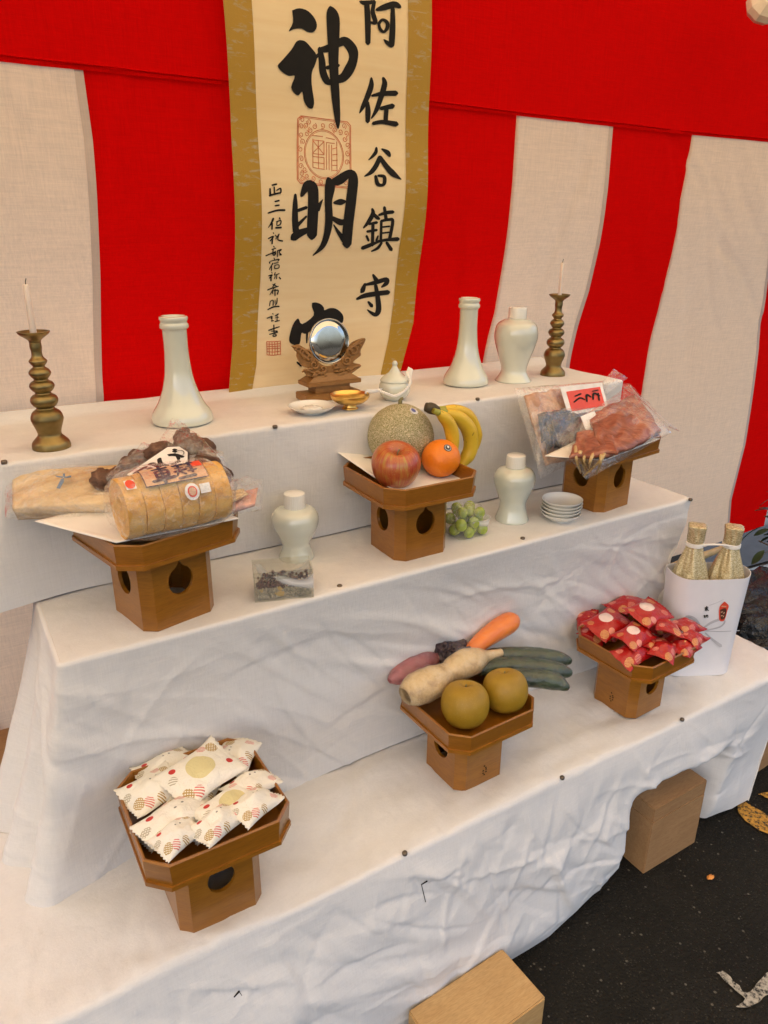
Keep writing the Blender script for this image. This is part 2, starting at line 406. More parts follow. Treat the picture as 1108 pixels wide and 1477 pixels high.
# ------------------------------------------------------------------ striped curtain
def ycur(x, z):
    zr = z - CAMZ
    return 1.452 + .072 * sstep(.12, -.36, zr) + .03 * sstep(-.4, -1.2, zr)
def oncur(px, py, off=0.0):
    Y = 1.48
    for k in range(8):
        P = ony(px, py, Y); Y = float(ycur(P[0], P[2])) - off
    return ony(px, py, Y)
def bnd(pts):
    P = np.array([oncur(*q) for q in pts]); P = P[np.argsort(P[:, 2])]
    return lambda z: np.interp(z, P[:, 2], P[:, 0])
BN = [lambda z: 0 * z - .345, lambda z: 0 * z - .03,
      bnd([(112, 60), (115, 95), (130, 200), (142, 400), (147, 588)]),
      lambda z: 0 * z + .60, lambda z: 0 * z + .93,
      bnd([(748, 140), (745, 165), (737, 290), (728, 370), (715, 450), (697, 525)]),
      bnd([(886, 165), (884, 186), (875, 290), (866, 350), (850, 420), (822, 525)]),
      bnd([(1006, 170), (1002, 193), (985, 290), (970, 370), (950, 450), (928, 555)]),
      bnd([(1112, 300), (1108, 340), (1097, 430), (1088, 500), (1070, 640), (1050, 720), (1047, 777)]),
      lambda z: 0 * z + 2.75]
ZSEAM = 1.652; ZBOT = .285; ZTOP = 2.35
def fold(X, Z, seed=3):
    d = .007 * np.sin(X * 4.2 + .8 + .5 * np.sin(Z * 2)) + .004 * fbm(X * 3, Z * 1.1, seed, 2)
    d += .0050 * creases(X, Z, 30, 5, (-.3, 2.6, 1.1, 1.7), 1.0, .018, .22, (1.0, 2.4))
    d += .006 * creases(X, Z, 24, 6, (1.7, 2.5, 1.2, 1.68), 1.0, .012, .20, (2.0, 2.7))
    return d
cur = thing('striped_curtain', 'red and white striped ceremonial cotton curtain hanging behind the tiers', 'curtain', (1.1, 1.5, ZBOT))
def panel(name, fl, fr, z0, z1, mat, off=0.0, parent=cur, dx=.0):
    nz = max(4, int((z1 - z0) / .012)); zs = np.linspace(z0, z1, nz)
    nx = 44
    Z, Uu = np.meshgrid(zs, np.linspace(0, 1, nx), indexing='ij')
    xl = fl(zs)[:, None] - dx; xr = fr(zs)[:, None] + dx
    X = xl + (xr - xl) * Uu
    Y = ycur(X, Z) + fold(X, Z) - off
    return mesh(name, np.c_[X.ravel(), Y.ravel(), Z.ravel()], grid_faces(nz, nx), mat, parent)
for i in range(len(BN) - 1):
    white = i in (1, 3, 5, 7)
    if white:
        pn = panel('white_panel', BN[i], BN[i + 1], ZBOT, ZSEAM, M_stripe, .0035, dx=.004)
        k = i + 1
        sv = panel('selvedge', (lambda f: (lambda z: f(z) - .010))(BN[k]), (lambda f: (lambda z: f(z) + .004))(BN[k]), ZBOT, ZSEAM - .004, M_sel, .0045, pn)
    else:
        panel('red_panel', BN[i], BN[i + 1], ZBOT, ZSEAM, M_red, 0.0, dx=.002)
panel('red_top_band', BN[0], BN[-1], ZSEAM - .012, ZTOP, M_red, .007)
# seam thread line on the band
zs = ZSEAM - .004
X = np.linspace(-.345, 2.75, 300); Yv = ycur(X, np.full(300, zs)) + fold(X, np.full(300, zs)) - .0085
mesh('seam', *tube(np.c_[X, Yv, np.full(300, zs) + .001 * np.sin(X * 9)], .0014, 5), M_red, cur)
# rail and posts that carry the curtain, above and beside the frame
M_pole = simple('galvanised_pole', (.35, .35, .34), .4, .8)
fr = thing('tent_frame', 'galvanised pipe frame carrying the striped curtain', 'frame', (1.1, 1.49, 0))
mesh('rail', *tube([(-.5, 1.475, 2.34), (2.9, 1.475, 2.34)], .016, 12), M_pole, fr)
for x, y in ((-.5, 1.475), (2.9, 1.475), (-3.2, -1.0), (3.3, -1.0), (-3.2, 1.7), (3.3, 1.7)): mesh('post', *tube([(x, y, 0), (x, y, 2.42)], .019, 12), M_pole, fr)

# tent roof assumed out of view, its span and tint shaping the overhead light
b = NB('assumed_roof_canvas'); c = b.coord()
cc = b.ramp(b.noise(c, 3, 3), [(.3, (.84, .65, .40)), (.7, (.89, .71, .46))])
p_ = b.bsdf(cc, .8); trl = b.n('ShaderNodeBsdfTranslucent'); b.l(cc, trl.inputs[0]); mx = b.n('ShaderNodeMixShader'); mx.inputs[0].default_value = .40
b.l(p_.outputs[0], mx.inputs[1]); b.l(trl.outputs[0], mx.inputs[2]); b.l(mx.outputs[0], b.out.inputs[0]); M_canvas = b.m
xs = np.linspace(-3.3, 3.4, 66); ys = np.linspace(-1.05, 1.75, 40)
Xg, Yg = np.meshgrid(xs, ys); Zg = 2.40 + .50 * (1 - np.abs(Yg - .35) / 1.40) - .03 * np.sin((Xg + 1.5) / 4.9 * math.pi * 3) ** 2
roof = mesh('assumed_tent_roof', np.c_[Xg.ravel(), Yg.ravel(), Zg.ravel()], grid_faces(40, 66), M_canvas); tag(roof, 'cream canvas tent roof assumed out of view, filtering light onto the tiers', 'roof')

b = NB('added_wall_canvas'); c = b.coord(); b.bsdf(b.ramp(b.noise(c, 3, 3), [(.3, (.50, .46, .40)), (.7, (.56, .52, .46))]), .85); M_wallc = b.m
ysw = np.linspace(.25, 1.70, 40); zsw = np.linspace(.03, 2.40, 30); Yg, Zg = np.meshgrid(ysw, zsw); Xg = -1.70 + .03 * np.sin(Yg * 11) * (1 - Zg / 2.6)  # unseen canvas wall, added to hold back light from the open end
wall = mesh('added_side_wall', np.c_[Xg.ravel(), Yg.ravel(), Zg.ravel()], grid_faces(30, 40), M_wallc); tag(wall, 'pale canvas wall added out of view to cut side light on the tiers', 'light screen')

# ------------------------------------------------------------------ hanging scroll
SOFF = .030
def edge(pts):
    P = np.array([oncur(x, y, SOFF) for x, y in pts]); P = P[np.argsort(P[:, 2])]
    return lambda z: np.interp(z, P[:, 2], P[:, 0])
e_ol = edge([(315, -60), (321, 0), (332, 153), (337, 276), (338, 373), (335, 495), (329, 566)])
e_pl = edge([(356, -60), (360, 0), (367, 138), (374, 276), (374, 403), (367, 526), (361, 563)])
e_pr = edge([(591, -60), (590, 0), (588, 184), (585, 291), (578, 357), (570, 434), (561, 489), (550, 545)])
e_or = edge([(623, -60), (622, 0), (618, 184), (614, 291), (608, 357), (595, 465), (576, 541)])
b = NB('scroll_paper'); c = b.coord()
f = b.noise(b.coord(scale=(3, 3, 40)), 1.5, 4, .6); g = b.noise(c, 2.2, 4)
cc = b.ramp(f, [(.25, (.84, .64, .36)), (.75, (.90, .74, .47))]); cc = b.mix(b.math('MULTIPLY', g, .35), cc, (.78, .58, .32))
b.bsdf(cc, .75, b.bump(f, .2, .002)); M_scroll = b.m
b = NB('gold_brocade')
f = b.noise(b.coord(scale=(22, 22, 70)), 1.2, 4, .65, .8); g = b.noise(b.coord(scale=(300, 300, 900)), 1.0, 2)
cc = b.ramp(f, [(.46, (.46, .26, .012)), (.56, (.46, .26, .012)), (.63, (.46, .33, .14)), (.76, (.52, .44, .30))])
cc = b.mix(b.math('MULTIPLY', g, .3), cc, (.20, .11, .01)); b.bsdf(cc, .6, b.bump(g, .3, .001), **{'Sheen Weight': .2}); M_broc = b.m
scr = thing('hanging_scroll', 'cream hanging scroll with black brush calligraphy and gold brocade border', 'scroll', (.75, 1.47, T2))
ZS0, ZS1 = T2 + .003, 1.93
def sfold(X, Z):
    return .003 * np.sin(Z * 21 + .6 * np.sin(X * 5)) + .0035 * np.sin(X * 9 + 1)
def spanel(name, fl, fr, mat, off):
    nz, nx = 110, 24; zs = np.linspace(ZS0, ZS1, nz)
    Z, Uu = np.meshgrid(zs, np.linspace(0, 1, nx), indexing='ij')
    X = fl(zs)[:, None] + (fr(zs) - fl(zs))[:, None] * Uu
    Y = ycur(X, Z) - SOFF - off + sfold(X, Z)
    return mesh(name, np.c_[X.ravel(), Y.ravel(), Z.ravel()], grid_faces(nz, nx), mat, scr)
pap = spanel('paper', e_pl, e_pr, M_scroll, .0)
spanel('brocade_border', e_ol, lambda z: e_pl(z) + .003, M_broc, .0012)
spanel('brocade_border', lambda z: e_pr(z) - .003, e_or, M_broc, .0012)
spanel('backing', lambda z: e_ol(z) + .001, lambda z: e_or(z) - .001, M_scroll, -.002)

def onscroll(px, py, off=.0014):
    P = oncur(px, py, SOFF); P[1] += float(sfold(P[0], P[2])) - off; return P
def ribbon2d(pts, k=5):
    # brush stroke: (x, y, half width) -> outline left/right lists
    P = smooth_prof(pts, k) if len(pts) > 2 else np.array([np.array(pts[0]) * (1 - t) + np.array(pts[1]) * t for t in np.linspace(0, 1, 6)], float)
    d = np.gradient(P[:, :2], axis=0); d /= (np.linalg.norm(d, axis=1)[:, None] + 1e-9)
    n = np.c_[-d[:, 1], d[:, 0]]; w = np.maximum(P[:, 2], .2)
    # rounded caps
    def cap(p, dd, w):
        return [(p + dd * w * .55, w * .6), (p + dd * w * .9, w * .15)]
    C = [(P[i, :2], w[i], n[i]) for i in range(len(P))]
    s = cap(P[0, :2], -d[0], w[0]); e = cap(P[-1, :2], d[-1], w[-1])
    C = [(q, ww, n[0]) for q, ww in s[::-1]] + C + [(q, ww, n[-1]) for q, ww in e]
    L = np.array([q + nn * ww for q, ww, nn in C]); Rr = np.array([q - nn * ww for q, ww, nn in C]); M = np.array([q for q, ww, nn in C])
    return L, M, Rr
def strokes_mesh(strokes, polys, to3d, off, jitter=0.0):
    V = []; F = []; lay = 0
    for s in strokes:
        L, M, Rr = ribbon2d(s); o = len(V); m = len(L)
        for row in (L, M, Rr): V += [to3d(p[0], p[1], off + lay * .00012) for p in row]
        lay = (lay + 1) % 8
        F += grid_faces(3, m, o)
    for pl in polys:
        P = smooth_prof([(*q, 0) for q in pl + pl[:1]], 3)[:-1, :2]; o = len(V)
        V += [to3d(p[0], p[1], off + lay * .00012) for p in P]; lay = (lay + 1) % 8
        F.append(tuple(range(o, o + len(P))))
    return np.array(V), F
def cropmap(x0, y0, s):
    return lambda u, v, off: onscroll(x0 + s * u, y0 + s * v, off)
cA = cropmap(380, 0, .2166); cB = cropmap(370, 230, .2166); cC = cropmap(375, 250, .0947); cD = cropmap(375, 380, .0947); cF = cropmap(410, 430, .1173)
CH = [
 (cA, [[(375,325,15),(390,400,22),(400,480,24),(430,540,22),(470,545,15)], [(380,332,18),(430,322,25),(500,288,26),(545,275,30),(592,330,34),(600,390,30),(575,460,34),(535,515,30),(480,530,25)], [(425,450,13),(500,435,13)], [(340,390,12),(385,345,9)]],
  [[(190,70),(240,55),(300,75),(345,130),(355,180),(330,215),(290,212),(250,190),(200,195),(165,210),(195,150)],
   [(240,268),(275,275),(310,310),(355,370),(345,430),(325,480),(325,560),(342,660),(342,700),(330,722),(300,712),(275,670),(262,610),(240,632),(215,625),(187,580),(210,505),(170,505),(125,480),(93,440),(125,400),(185,330),(215,280)],
   [(445,38),(480,60),(507,120),(505,250),(500,400),(505,520),(515,650),(520,800),(505,858),(485,800),(465,680),(450,560),(435,400),(425,250),(420,110),(428,60)]]),
 (cA, [[(650,10,10),(680,18,16),(740,10,12)], [(690,20,18),(695,150,20),(695,285,17)], [(740,10,12),(728,70,14),(735,110,16),(745,150,14),(715,150,8)], [(755,65,10),(800,50,20),(870,30,22),(905,45,14)],
       [(860,60,14),(858,160,18),(852,270,20),(850,305,14),(818,282,12),(800,265,4)], [(765,160,11),(790,132,9),(820,150,13),(822,185,13),(800,213,9),(775,195,11),(767,165,9)]], []),
 (cA, [[(722,520,8),(722,570,18),(700,640,18),(670,710,14),(650,750,4)], [(700,680,12),(705,740,18),(703,805,15)], [(730,635,8),(800,622,16),(885,620,18)], [(800,520,10),(810,560,18),(790,640,18),(760,730,14),(728,785,5)],
       [(790,720,12),(865,705,18)], [(825,725,15),(820,815,15)], [(740,820,12),(800,810,14),(890,825,18)]], []),
 (cB, [[(805,-78,8),(800,-48,12),(775,-18,9),(752,2,3)], [(842,-70,6),(876,-48,16),(890,-26,11)], [(826,-15,14),(800,40,16),(765,85,14),(722,112,4)], [(826,-15,14),(870,50,18),(910,95,20),(960,132,4)],
       [(795,112,10),(805,160,14),(830,172,10),(850,158,12),(850,115,12),(812,108,8)]], []),
 (cB, [[(770,330,8),(775,360,14),(750,410,14),(715,455,6)], [(775,360,10),(800,385,13),(815,395,9)], [(750,430,8),(800,420,10)], [(740,480,9),(800,470,9)], [(775,430,11),(775,570,11)], [(735,510,8),(748,540,8)], [(810,510,6),(800,540,8)],
       [(710,590,13),(760,570,13),(820,545,7)], [(850,320,10),(862,400,12)], [(815,370,8),(860,355,12),(905,350,12)], [(830,410,9),(830,530,9)], [(830,410,9),(880,400,10),(905,412,11),(887,530,11)], [(840,450,6),(885,445,6)], [(840,490,6),(882,485,6)],
       [(815,545,10),(870,535,10),(940,530,14)], [(835,555,8),(810,590,10),(770,612,5)], [(870,555,10),(900,600,13)]], []),
 (cB, [[(785,770,8),(805,805,16)], [(730,830,8),(715,870,16),(705,885,8)], [(735,835,8),(800,820,14),(870,800,15),(870,825,15),(840,850,6)], [(675,930,8),(740,905,16),(880,885,16)],
       [(800,840,12),(812,920,16),(815,1000,18),(795,1033,14),(765,1020,10),(742,1002,4)], [(750,950,8),(770,975,13)]], []),
 (cB, [[(258,235,9),(256,300,17),(255,400,21),(262,480,22)], [(247,520,26),(280,495,27),(340,470,18)], [(300,240,12),(340,175,32),(374,190,36),(377,300,36),(372,420,36),(370,505,34)], [(275,340,11),(330,320,11)], [(270,440,13),(330,380,7)], [(400,330,24),(440,268,3)],
       [(482,135,20),(490,180,34),(478,280,25),(482,400,26),(470,500,22),(440,580,17),(380,640,3)], [(520,150,26),(620,95,28),(645,130,32),(632,250,34),(614,400,34),(606,500,34),(606,565,30)], [(490,160,25),(560,140,26),(620,88,22)],
       [(520,288,10),(560,283,21),(590,280,10)], [(505,390,14),(560,418,21),(590,410,15)], [(515,435,4),(550,490,13),(590,540,20)]], []),
 (cF, [[(285,425,14),(278,550,8)], [(160,790,12),(205,830,14)]],
  [[(355,60),(400,55),(460,75),(500,120),(505,150),(570,125),(640,130),(700,170),(735,230),(720,305),(650,290),(560,270),(470,290),(340,400),(260,440),(215,430),(190,560),(120,575),(65,540),(65,470),(110,330),(178,250),(225,320),(370,215),(352,110)]]),
 (cC, [[(185,180,12),(250,165,14)], [(215,210,10),(215,300,14)], [(150,235,12),(150,320,16)], [(250,260,8),(310,230,12),(315,290,12)], [(140,340,14),(220,315,16),(310,295,14)]], []),
 (cC, [[(225,430,12),(285,415,14)], [(225,495,12),(285,485,12)], [(115,605,12),(250,565,14),(370,560,16)]], []),
 (cC, [[(195,690,16),(165,760,14),(120,825,6)], [(178,760,12),(175,850,12)], [(290,680,12),(300,700,8)], [(240,740,8),(310,720,10),(300,780,10),(250,790,8),(255,740,8)], [(235,830,14),(315,825,14)]], []),
 (cC, [[(195,905,8),(205,920,6)], [(120,995,8),(200,960,12),(150,1030,8)], [(185,980,12),(180,1070,12)], [(225,940,8),(255,960,8),(290,920,8),(235,1000,6)], [(280,930,10),(270,1010,10),(340,1030,12)]], []),
 (cC, [[(205,1110,8),(215,1125,8)], [(180,1160,8),(240,1140,8)], [(90,1255,10),(160,1225,10),(240,1190,8)], [(200,1150,8),(195,1200,8)], [(190,1220,10),(240,1210,10),(215,1250,10),(190,1225,8)], [(265,1180,8),(265,1270,8)], [(265,1180,8),(325,1160,10),(290,1200,8),(325,1240,10),(290,1240,6)]], []),
 (cC, [[(215,1290,8),(225,1310,8)], [(150,1350,10),(150,1370,10)], [(160,1340,6),(290,1310,10),(275,1340,6)], [(200,1370,10),(145,1465,6)], [(180,1400,8),(180,1480,8)], [(220,1370,8),(280,1360,8)], [(230,1400,8),(230,1450,8),(290,1440,8),(290,1395,8),(235,1400,6)]], []),
 (cD, [[(185,140,8),(195,150,6)], [(140,190,8),(195,175,10),(150,225,8)], [(175,190,12),(175,265,12)], [(240,140,8),(230,180,8),(300,155,8)], [(265,170,8),(260,235,8)], [(240,200,8),(225,235,6)], [(300,210,8),(320,235,12)]], []),
 (cD, [[(240,310,10),(205,355,8)], [(205,320,8),(260,345,8)], [(125,405,10),(200,375,10),(290,350,8)], [(225,370,8),(160,480,6)], [(200,420,8),(200,460,8)], [(205,420,8),(285,410,10),(275,470,10)], [(238,390,8),(238,490,10)]], []),
 (cD, [[(165,590,8),(155,645,8)], [(165,580,8),(210,565,8),(210,640,8)], [(215,570,8),(205,640,6)], [(240,560,6),(240,610,6)], [(272,530,8),(265,600,10),(240,640,6)], [(125,705,8),(210,665,12),(300,655,10)]], []),
 (cD, [[(200,765,8),(210,775,6)], [(115,835,8),(190,810,10),(175,840,8)], [(190,830,6),(185,870,8)], [(180,880,8),(210,870,8)], [(240,800,8),(290,770,8)], [(270,770,6),(265,870,8)], [(240,830,6),(290,820,6)], [(235,885,8),(300,870,8)]], []),
 (cD, [[(135,1020,10),(220,990,10),(300,965,8)], [(215,940,10),(215,1060,8)], [(170,1030,6),(265,1030,10)], [(145,1080,8),(270,1045,10)], [(200,1090,8),(200,1110,8),(245,1100,10),(235,1075,8),(205,1085,6)]], []),
]
for mp, st, pl in CH:
    V, F = strokes_mesh(st, pl, mp, .0007)
    mesh('character', V, F, M_ink, pap, smooth=False)
# small vermilion seal
ss = []
for u in (100, 140, 180, 220, 262, 310): ss.append([(u, 1190, 5), (u + rng.uniform(-6, 6), 1290, 6), (u, 1385, 5)])
for v in (1188, 1225, 1262, 1300, 1340, 1388): ss.append([(98, v, 5), (200, v + rng.uniform(-8, 8), 6), (312, v - 8, 5)])
mesh('seal_stamp', *strokes_mesh(ss, [], cD, .0006), M_seal, pap, smooth=False)
# large square seal with a round field
idm = lambda u, v, off: onscroll(u, v, off)
def sq(s, t):    # s,t in 0..1 over the seal
    a = np.array((431, 166)) * (1 - s) * (1 - t) + np.array((508, 176)) * s * (1 - t) + np.array((507, 272)) * s * t + np.array((429, 264)) * (1 - s) * t
    return a
def sqs(pts, w): return [(*sq(a, c_), w) for a, c_ in pts]
ss = []
for m_, w in ((0.0, .55), (.02, .35)):
    ring = [(m_ + .06, m_), (1 - m_ - .06, m_), (1 - m_, m_ + .05), (1 - m_, 1 - m_ - .05), (1 - m_ - .06, 1 - m_), (m_ + .06, 1 - m_), (m_, 1 - m_ - .05), (m_, m_ + .05), (m_ + .06, m_)]
    for p, q in zip(ring, ring[1:]): ss.append(sqs([p, q], w))
for rr, w in ((.365, .5), (.345, .3)):
    ss.append([(*sq(.5 + rr * math.cos(t), .53 + rr * math.sin(t)), w) for t in np.linspace(0, 2 * math.pi, 30)])
r9 = np.random.RandomState(11); cand = []
for k in range(900):
    a, t = r9.uniform(.05, .95), r9.uniform(.05, .95)
    if math.hypot(a - .5, t - .53) < .42: continue
    if any(math.hypot(a - q[0], t - q[1]) < .085 for q in cand): continue
    cand.append((a, t))
for a, t in cand:
    ph = r9.uniform(0, 6.28); d = r9.choice([-1, 1])
    ss.append([(*sq(a + (.012 + .035 * u) * math.cos(ph + d * 8 * u), t + (.012 + .035 * u) * math.sin(ph + d * 8 * u)), .42) for u in np.linspace(0, 1, 9)])
sc2 = lambda u, v: ((u - 425) / (675 - 425), (v - 540) / (885 - 540))
for seg in ([(495, 632), (545, 632)], [(560, 635), (600, 640)], [(498, 650), (498, 795)], [(498, 655), (550, 655)], [(550, 655), (550, 725)], [(498, 725), (550, 725)], [(500, 660), (548, 720)], [(548, 660), (500, 720)], [(524, 655), (524, 800)],
            [(498, 740), (550, 740)], [(550, 740), (550, 795)], [(498, 770), (550, 770)], [(498, 797), (552, 800)], [(562, 660), (600, 660)], [(562, 660), (562, 800)], [(574, 670), (574, 800)], [(586, 670), (586, 805)], [(610, 650), (610, 800)],
            [(590, 690), (610, 680)], [(590, 720), (612, 715)], [(590, 750), (612, 745)], [(590, 775), (612, 772)], [(590, 800), (612, 800)]):
    ss.append(sqs([sc2(*seg[0]), sc2(*seg[1])], .45))
mesh('seal_stamp', *strokes_mesh(ss, [], idm, .0004), M_seal, pap, smooth=False)

# ------------------------------------------------------------------ tiers: wooden boxes under sheets
stand = thing('stepped_stand', 'wooden stepped stand hidden under white sheets', 'stand', (.75, 1.2, 0))
M_board = wood_mat('stand_board', (.40, .24, .10), (.52, .34, .17), axis=(4, 30, 30), rough=.7, coat=0)
mesh('lower_step', *box((.62, 1.21, .0), (2.0, .60, T0 - .012)), M_board, stand, smooth=False)
mesh('middle_step', *box((.765, 1.275, T0 - .010), (1.33, .43, T1 - T0 - .004)), M_board, stand, smooth=False)
mesh('upper_step', *box((.735, 1.365, T1 - .012), (1.32, .26, T2 - T1 - .002)), M_board, stand, smooth=False)

def perimeter(pts, step, rc):
    # polyline with rounded corners -> points and outward normals (outward = right-hand side when walking)
    P = []
    pts = [np.array(p, float) for p in pts]
    for i in range(len(pts)):
        if 0 < i < len(pts) - 1:
            d1 = (pts[i] - pts[i - 1]); d1 /= np.linalg.norm(d1); d2 = pts[i + 1] - pts[i]; d2 /= np.linalg.norm(d2)
            a = pts[i] - d1 * rc; c_ = pts[i] + d2 * rc
            for t in np.linspace(0, 1, 7): P.append((1 - t) ** 2 * a + 2 * t * (1 - t) * pts[i] + t * t * c_)
        else: P.append(pts[i])
    out = [P[0]]
    for a, c_ in zip(P, P[1:]):
        L = np.linalg.norm(c_ - a); n = max(1, int(round(L / step)))
        for k in range(1, n + 1): out.append(a + (c_ - a) * k / n)
    out = np.array(out); d = np.gradient(out, axis=0); d /= np.linalg.norm(d, axis=1)[:, None]
    return out, np.c_[d[:, 1], -d[:, 0]]
def sheet(name, label, per, T, back, drop, outf, disp_top, disp_face, rows, step=.006, r=.007, mat=M_cloth, hem=None):
    P, N = perimeter(per, step, .012)
    ns = len(P); arc = np.r_[0, np.cumsum(np.linalg.norm(np.diff(P, axis=0), axis=1))]
    nt = rows; V = []; Fc = []
    # skirt: rounded shoulder then hanging part
    nsh = 5; a = np.linspace(0, math.pi / 2, nsh)
    tt = np.concatenate([np.zeros(nsh), (np.arange(1, nt + 1) / nt)])
    rowsV = []
    dr = drop(P, arc); out_all = []
    for k in range(nsh):
        ofs = r * math.sin(a[k]) - r; dz = -r * (1 - math.cos(a[k]))
        ptop = disp_top(P[:, 0], P[:, 1]) * (1 - k / (nsh - 1)) + 0
        q = P + N * ofs
        rowsV.append(np.c_[q, np.full(ns, T + dz) + ptop])
    for k in range(1, nt + 1):
        t = k / nt
        d, sx = outf(P, arc, t)
        w = disp_face(P, arc, t * dr) * min(1, t * 6)
        q = P + N * (d + w)[:, None]; q[:, 0] += sx
        rowsV.append(np.c_[q, T - r - t * (dr - r)])
    A = np.array(rowsV); nr = len(A)
    V = A.reshape(-1, 3); F = grid_faces(nr, ns)
    # top: rows from the perimeter inwards to the back line
    Pin = P + N * (-r)
    nb = 26; off = len(V); TV = []
    y_back = back
    for k in range(1, nb + 1):
        t = k / nb
        q = Pin.copy(); q[:, 1] = Pin[:, 1] + (y_back - Pin[:, 1]) * t
        TV.append(np.c_[q, np.full(ns, T) + disp_top(q[:, 0], q[:, 1])])
    sel = np.where(N[:, 1] < -.08)[0]; sa, sb = sel[0], sel[-1] + 1; nsel = sb - sa
    TV = np.array(TV)[:, sa:sb].reshape(-1, 3)
    F += [tuple(x for x in f[::-1]) for f in [(sa + j, sa + j + 1, off + j + 1, off + j) for j in range(nsel - 1)]]
    F += [f[::-1] for f in grid_faces(nb, nsel, off)]
    V = np.vstack([V, TV])
    o = mesh(name, V, F, mat); tag(o, label, 'cloth')
    return o
# --- top tier sheet
def dtop2(x, y):
    return .016 * sstep(1.465, 1.50, y) + .0012 * fbm(x * 9, y * 14, 4, 3) + .0006 * creases(x, y, 30, 8, (0, 1.4, 1.2, 1.5), 1, .01, .1)
def out2(P, arc, t):
    corner = np.exp(-((P[:, 0] - .05) / .05) ** 2)
    return -.006 * t + .002 * np.sin(arc * 17) * t + corner * .03 * t ** 1.5, -.075 * corner * t ** 1.6
def dface2(P, arc, s):
    return .0022 * fbm(arc * 5, s * 6 + arc, 21, 3) + .0010 * creases(arc, s + 0 * arc, 34, 9, (0, 1.9, 0, .24), 1, .012, .10)
sheet2 = sheet('white_sheet', 'white cotton sheet over the top tier under vases and candlesticks', [(.05, 1.50), (.05, Y2), (1.418, Y2), (1.418, 1.46)], T2, 1.502,
      lambda P, a: np.full(len(P), T2 - T1 - .003), out2, dtop2, dface2, 50, .006)
# --- middle tier sheet
def dtop1(x, y):
    return .0012 * creases(x, y, 40, 19, (0, 1.45, .99, 1.22), 1, .005, .12, (0, 3.1), True) + .0010 * fbm(x * 9, y * 12, 14, 3) + .0006 * creases(x, y, 40, 18, (0, 1.45, .99, 1.22), 1, .010, .10)
def out1(P, arc, t):
    x = P[:, 0]; fl = np.exp(-((x - .066) / .075) ** 2); side = sstep(.075, .066, x)
    yy = P[:, 1]
    d = -.034 * np.sin(np.minimum(t, .75) / .75 * math.pi / 2) * (1 - fl) + .005 * t * np.sin(x * 5 + .4) + .02 * fl * t * t * (1 - side)
    d = d + side * (.045 * t * (yy - .99) / .2 + .018 * t * np.sin((yy - .99) * 62 + .5))
    return d, -.078 * fl * t ** 1.5
def dface1(P, arc, s):
    a = arc
    w = .0045 * fbm(a * 3.0 + s * 2.2, s * 5 - a * 1.2, 31, 3)
    w += .0042 * creases(a, s + 0 * a, 70, 33, (.1, 1.8, .02, .40), 1, .013, .17, (.35, 1.1))
    w += .0026 * creases(a, s + 0 * a, 60, 34, (.1, 1.8, .02, .40), 1, .008, .10)
    w += .0030 * creases(a, s + 0 * a, 80, 35, (.1, 1.8, .01, .40), 1, .006, .12, (.3, 1.2), True)
    w += .0018 * creases(a, s + 0 * a, 60, 36, (.1, 1.8, .01, .40), 1, .004, .07, (0, 3.1), True)
    return w
sheet1 = sheet('white_sheet', 'white cotton sheet over the middle tier, its corner hanging in folds', [(.066, 1.24), (.066, Y1), (1.444, Y1), (1.444, 1.24)], T1, 1.255,
      lambda P, a: np.full(len(P), T1 - T0 - .002) + .015 * np.sin(a * 40) * sstep(.08, .05, P[:, 0]) * 0, out1, dtop1, dface1, 92, .0045, .0065)
# --- lowest tier sheet
HEM = np.array([onz(x, y, .006)[:2] for x, y in [(500, 1545), (590, 1484), (660, 1440), (737, 1385), (793, 1350), (829, 1318), (857, 1293), (905, 1250), (1012, 1185), (1062, 1168)]])
def out0(P, arc, t):
    x, y = P[:, 0], P[:, 1]
    front = sstep(.83, .80, y)
    hy = np.interp(x, HEM[:, 0], HEM[:, 1])
    d = -(hy - Y0) * t ** 1.2 + .022 * np.sin(t * math.pi) * (1 + .4 * np.sin(x * 6)) * sstep(1.62, 1.3, x)
    d -= .10 * sstep(1.07, 1.16, x) * sstep(1.46, 1.39, x) * sstep(.28, .50, t) * (1 - .0 * t)
    d2 = .012 * t * np.sin(y * 40)
    return d * front + d2 * (1 - front), -.05 * t * np.exp(-((x - 1.66) / .12) ** 2)
def dtop0(x, y):
    return .0034 * fbm(x * 5, y * 9, 44, 3) + .0034 * creases(x, y, 80, 45, (-.2, 1.65, .80, .99), 1, .011, .14, (-.5, 1.2)) + .0030 * creases(x, y, 70, 46, (-.3, 1.65, .79, .99), 1, .006, .10, (-.6, 1.3), True) + .004 * np.exp(-((y - .985) / .02) ** 2)
def dface0(P, arc, s):
    a = arc + .35
    w = .009 * fbm(a * 2.6 + s * 1.5, s * 5 - a * .8, 51, 3)
    w += .0072 * creases(a, s + 0 * a, 70, 53, (.1, 2.4, .03, .40), 1, .016, .15, (.2, 1.3))
    w += .0042 * creases(a, s + 0 * a, 120, 54, (.1, 2.4, .02, .40), 1, .009, .09)
    w += .0030 * creases(a, s + 0 * a, 26, 55, (.9, 2.2, .02, .40), 1, .010, .13, (1.2, 2.1))
    w += .0050 * creases(a, s + 0 * a, 100, 56, (.1, 2.4, .01, .40), 1, .007, .12, (.1, 1.5), True)
    w += .0028 * creases(a, s + 0 * a, 120, 57, (.1, 2.4, .01, .40), 1, .0045, .06, (0, 3.1), True)
    return w * sstep(.42, .36, s) + 0 * a
sheet0 = sheet('white_sheet', 'creased white sheet over the lowest tier, its hem reaching the asphalt', [(-.55, Y0), (1.665, Y0), (1.665, 1.25)], T0, 1.255,
      lambda P, a: np.full(len(P), T0 - .006) - .008 * (1 + np.sin(P[:, 0] * 13)), out0, dtop0, dface0, 96, .0045, .011)

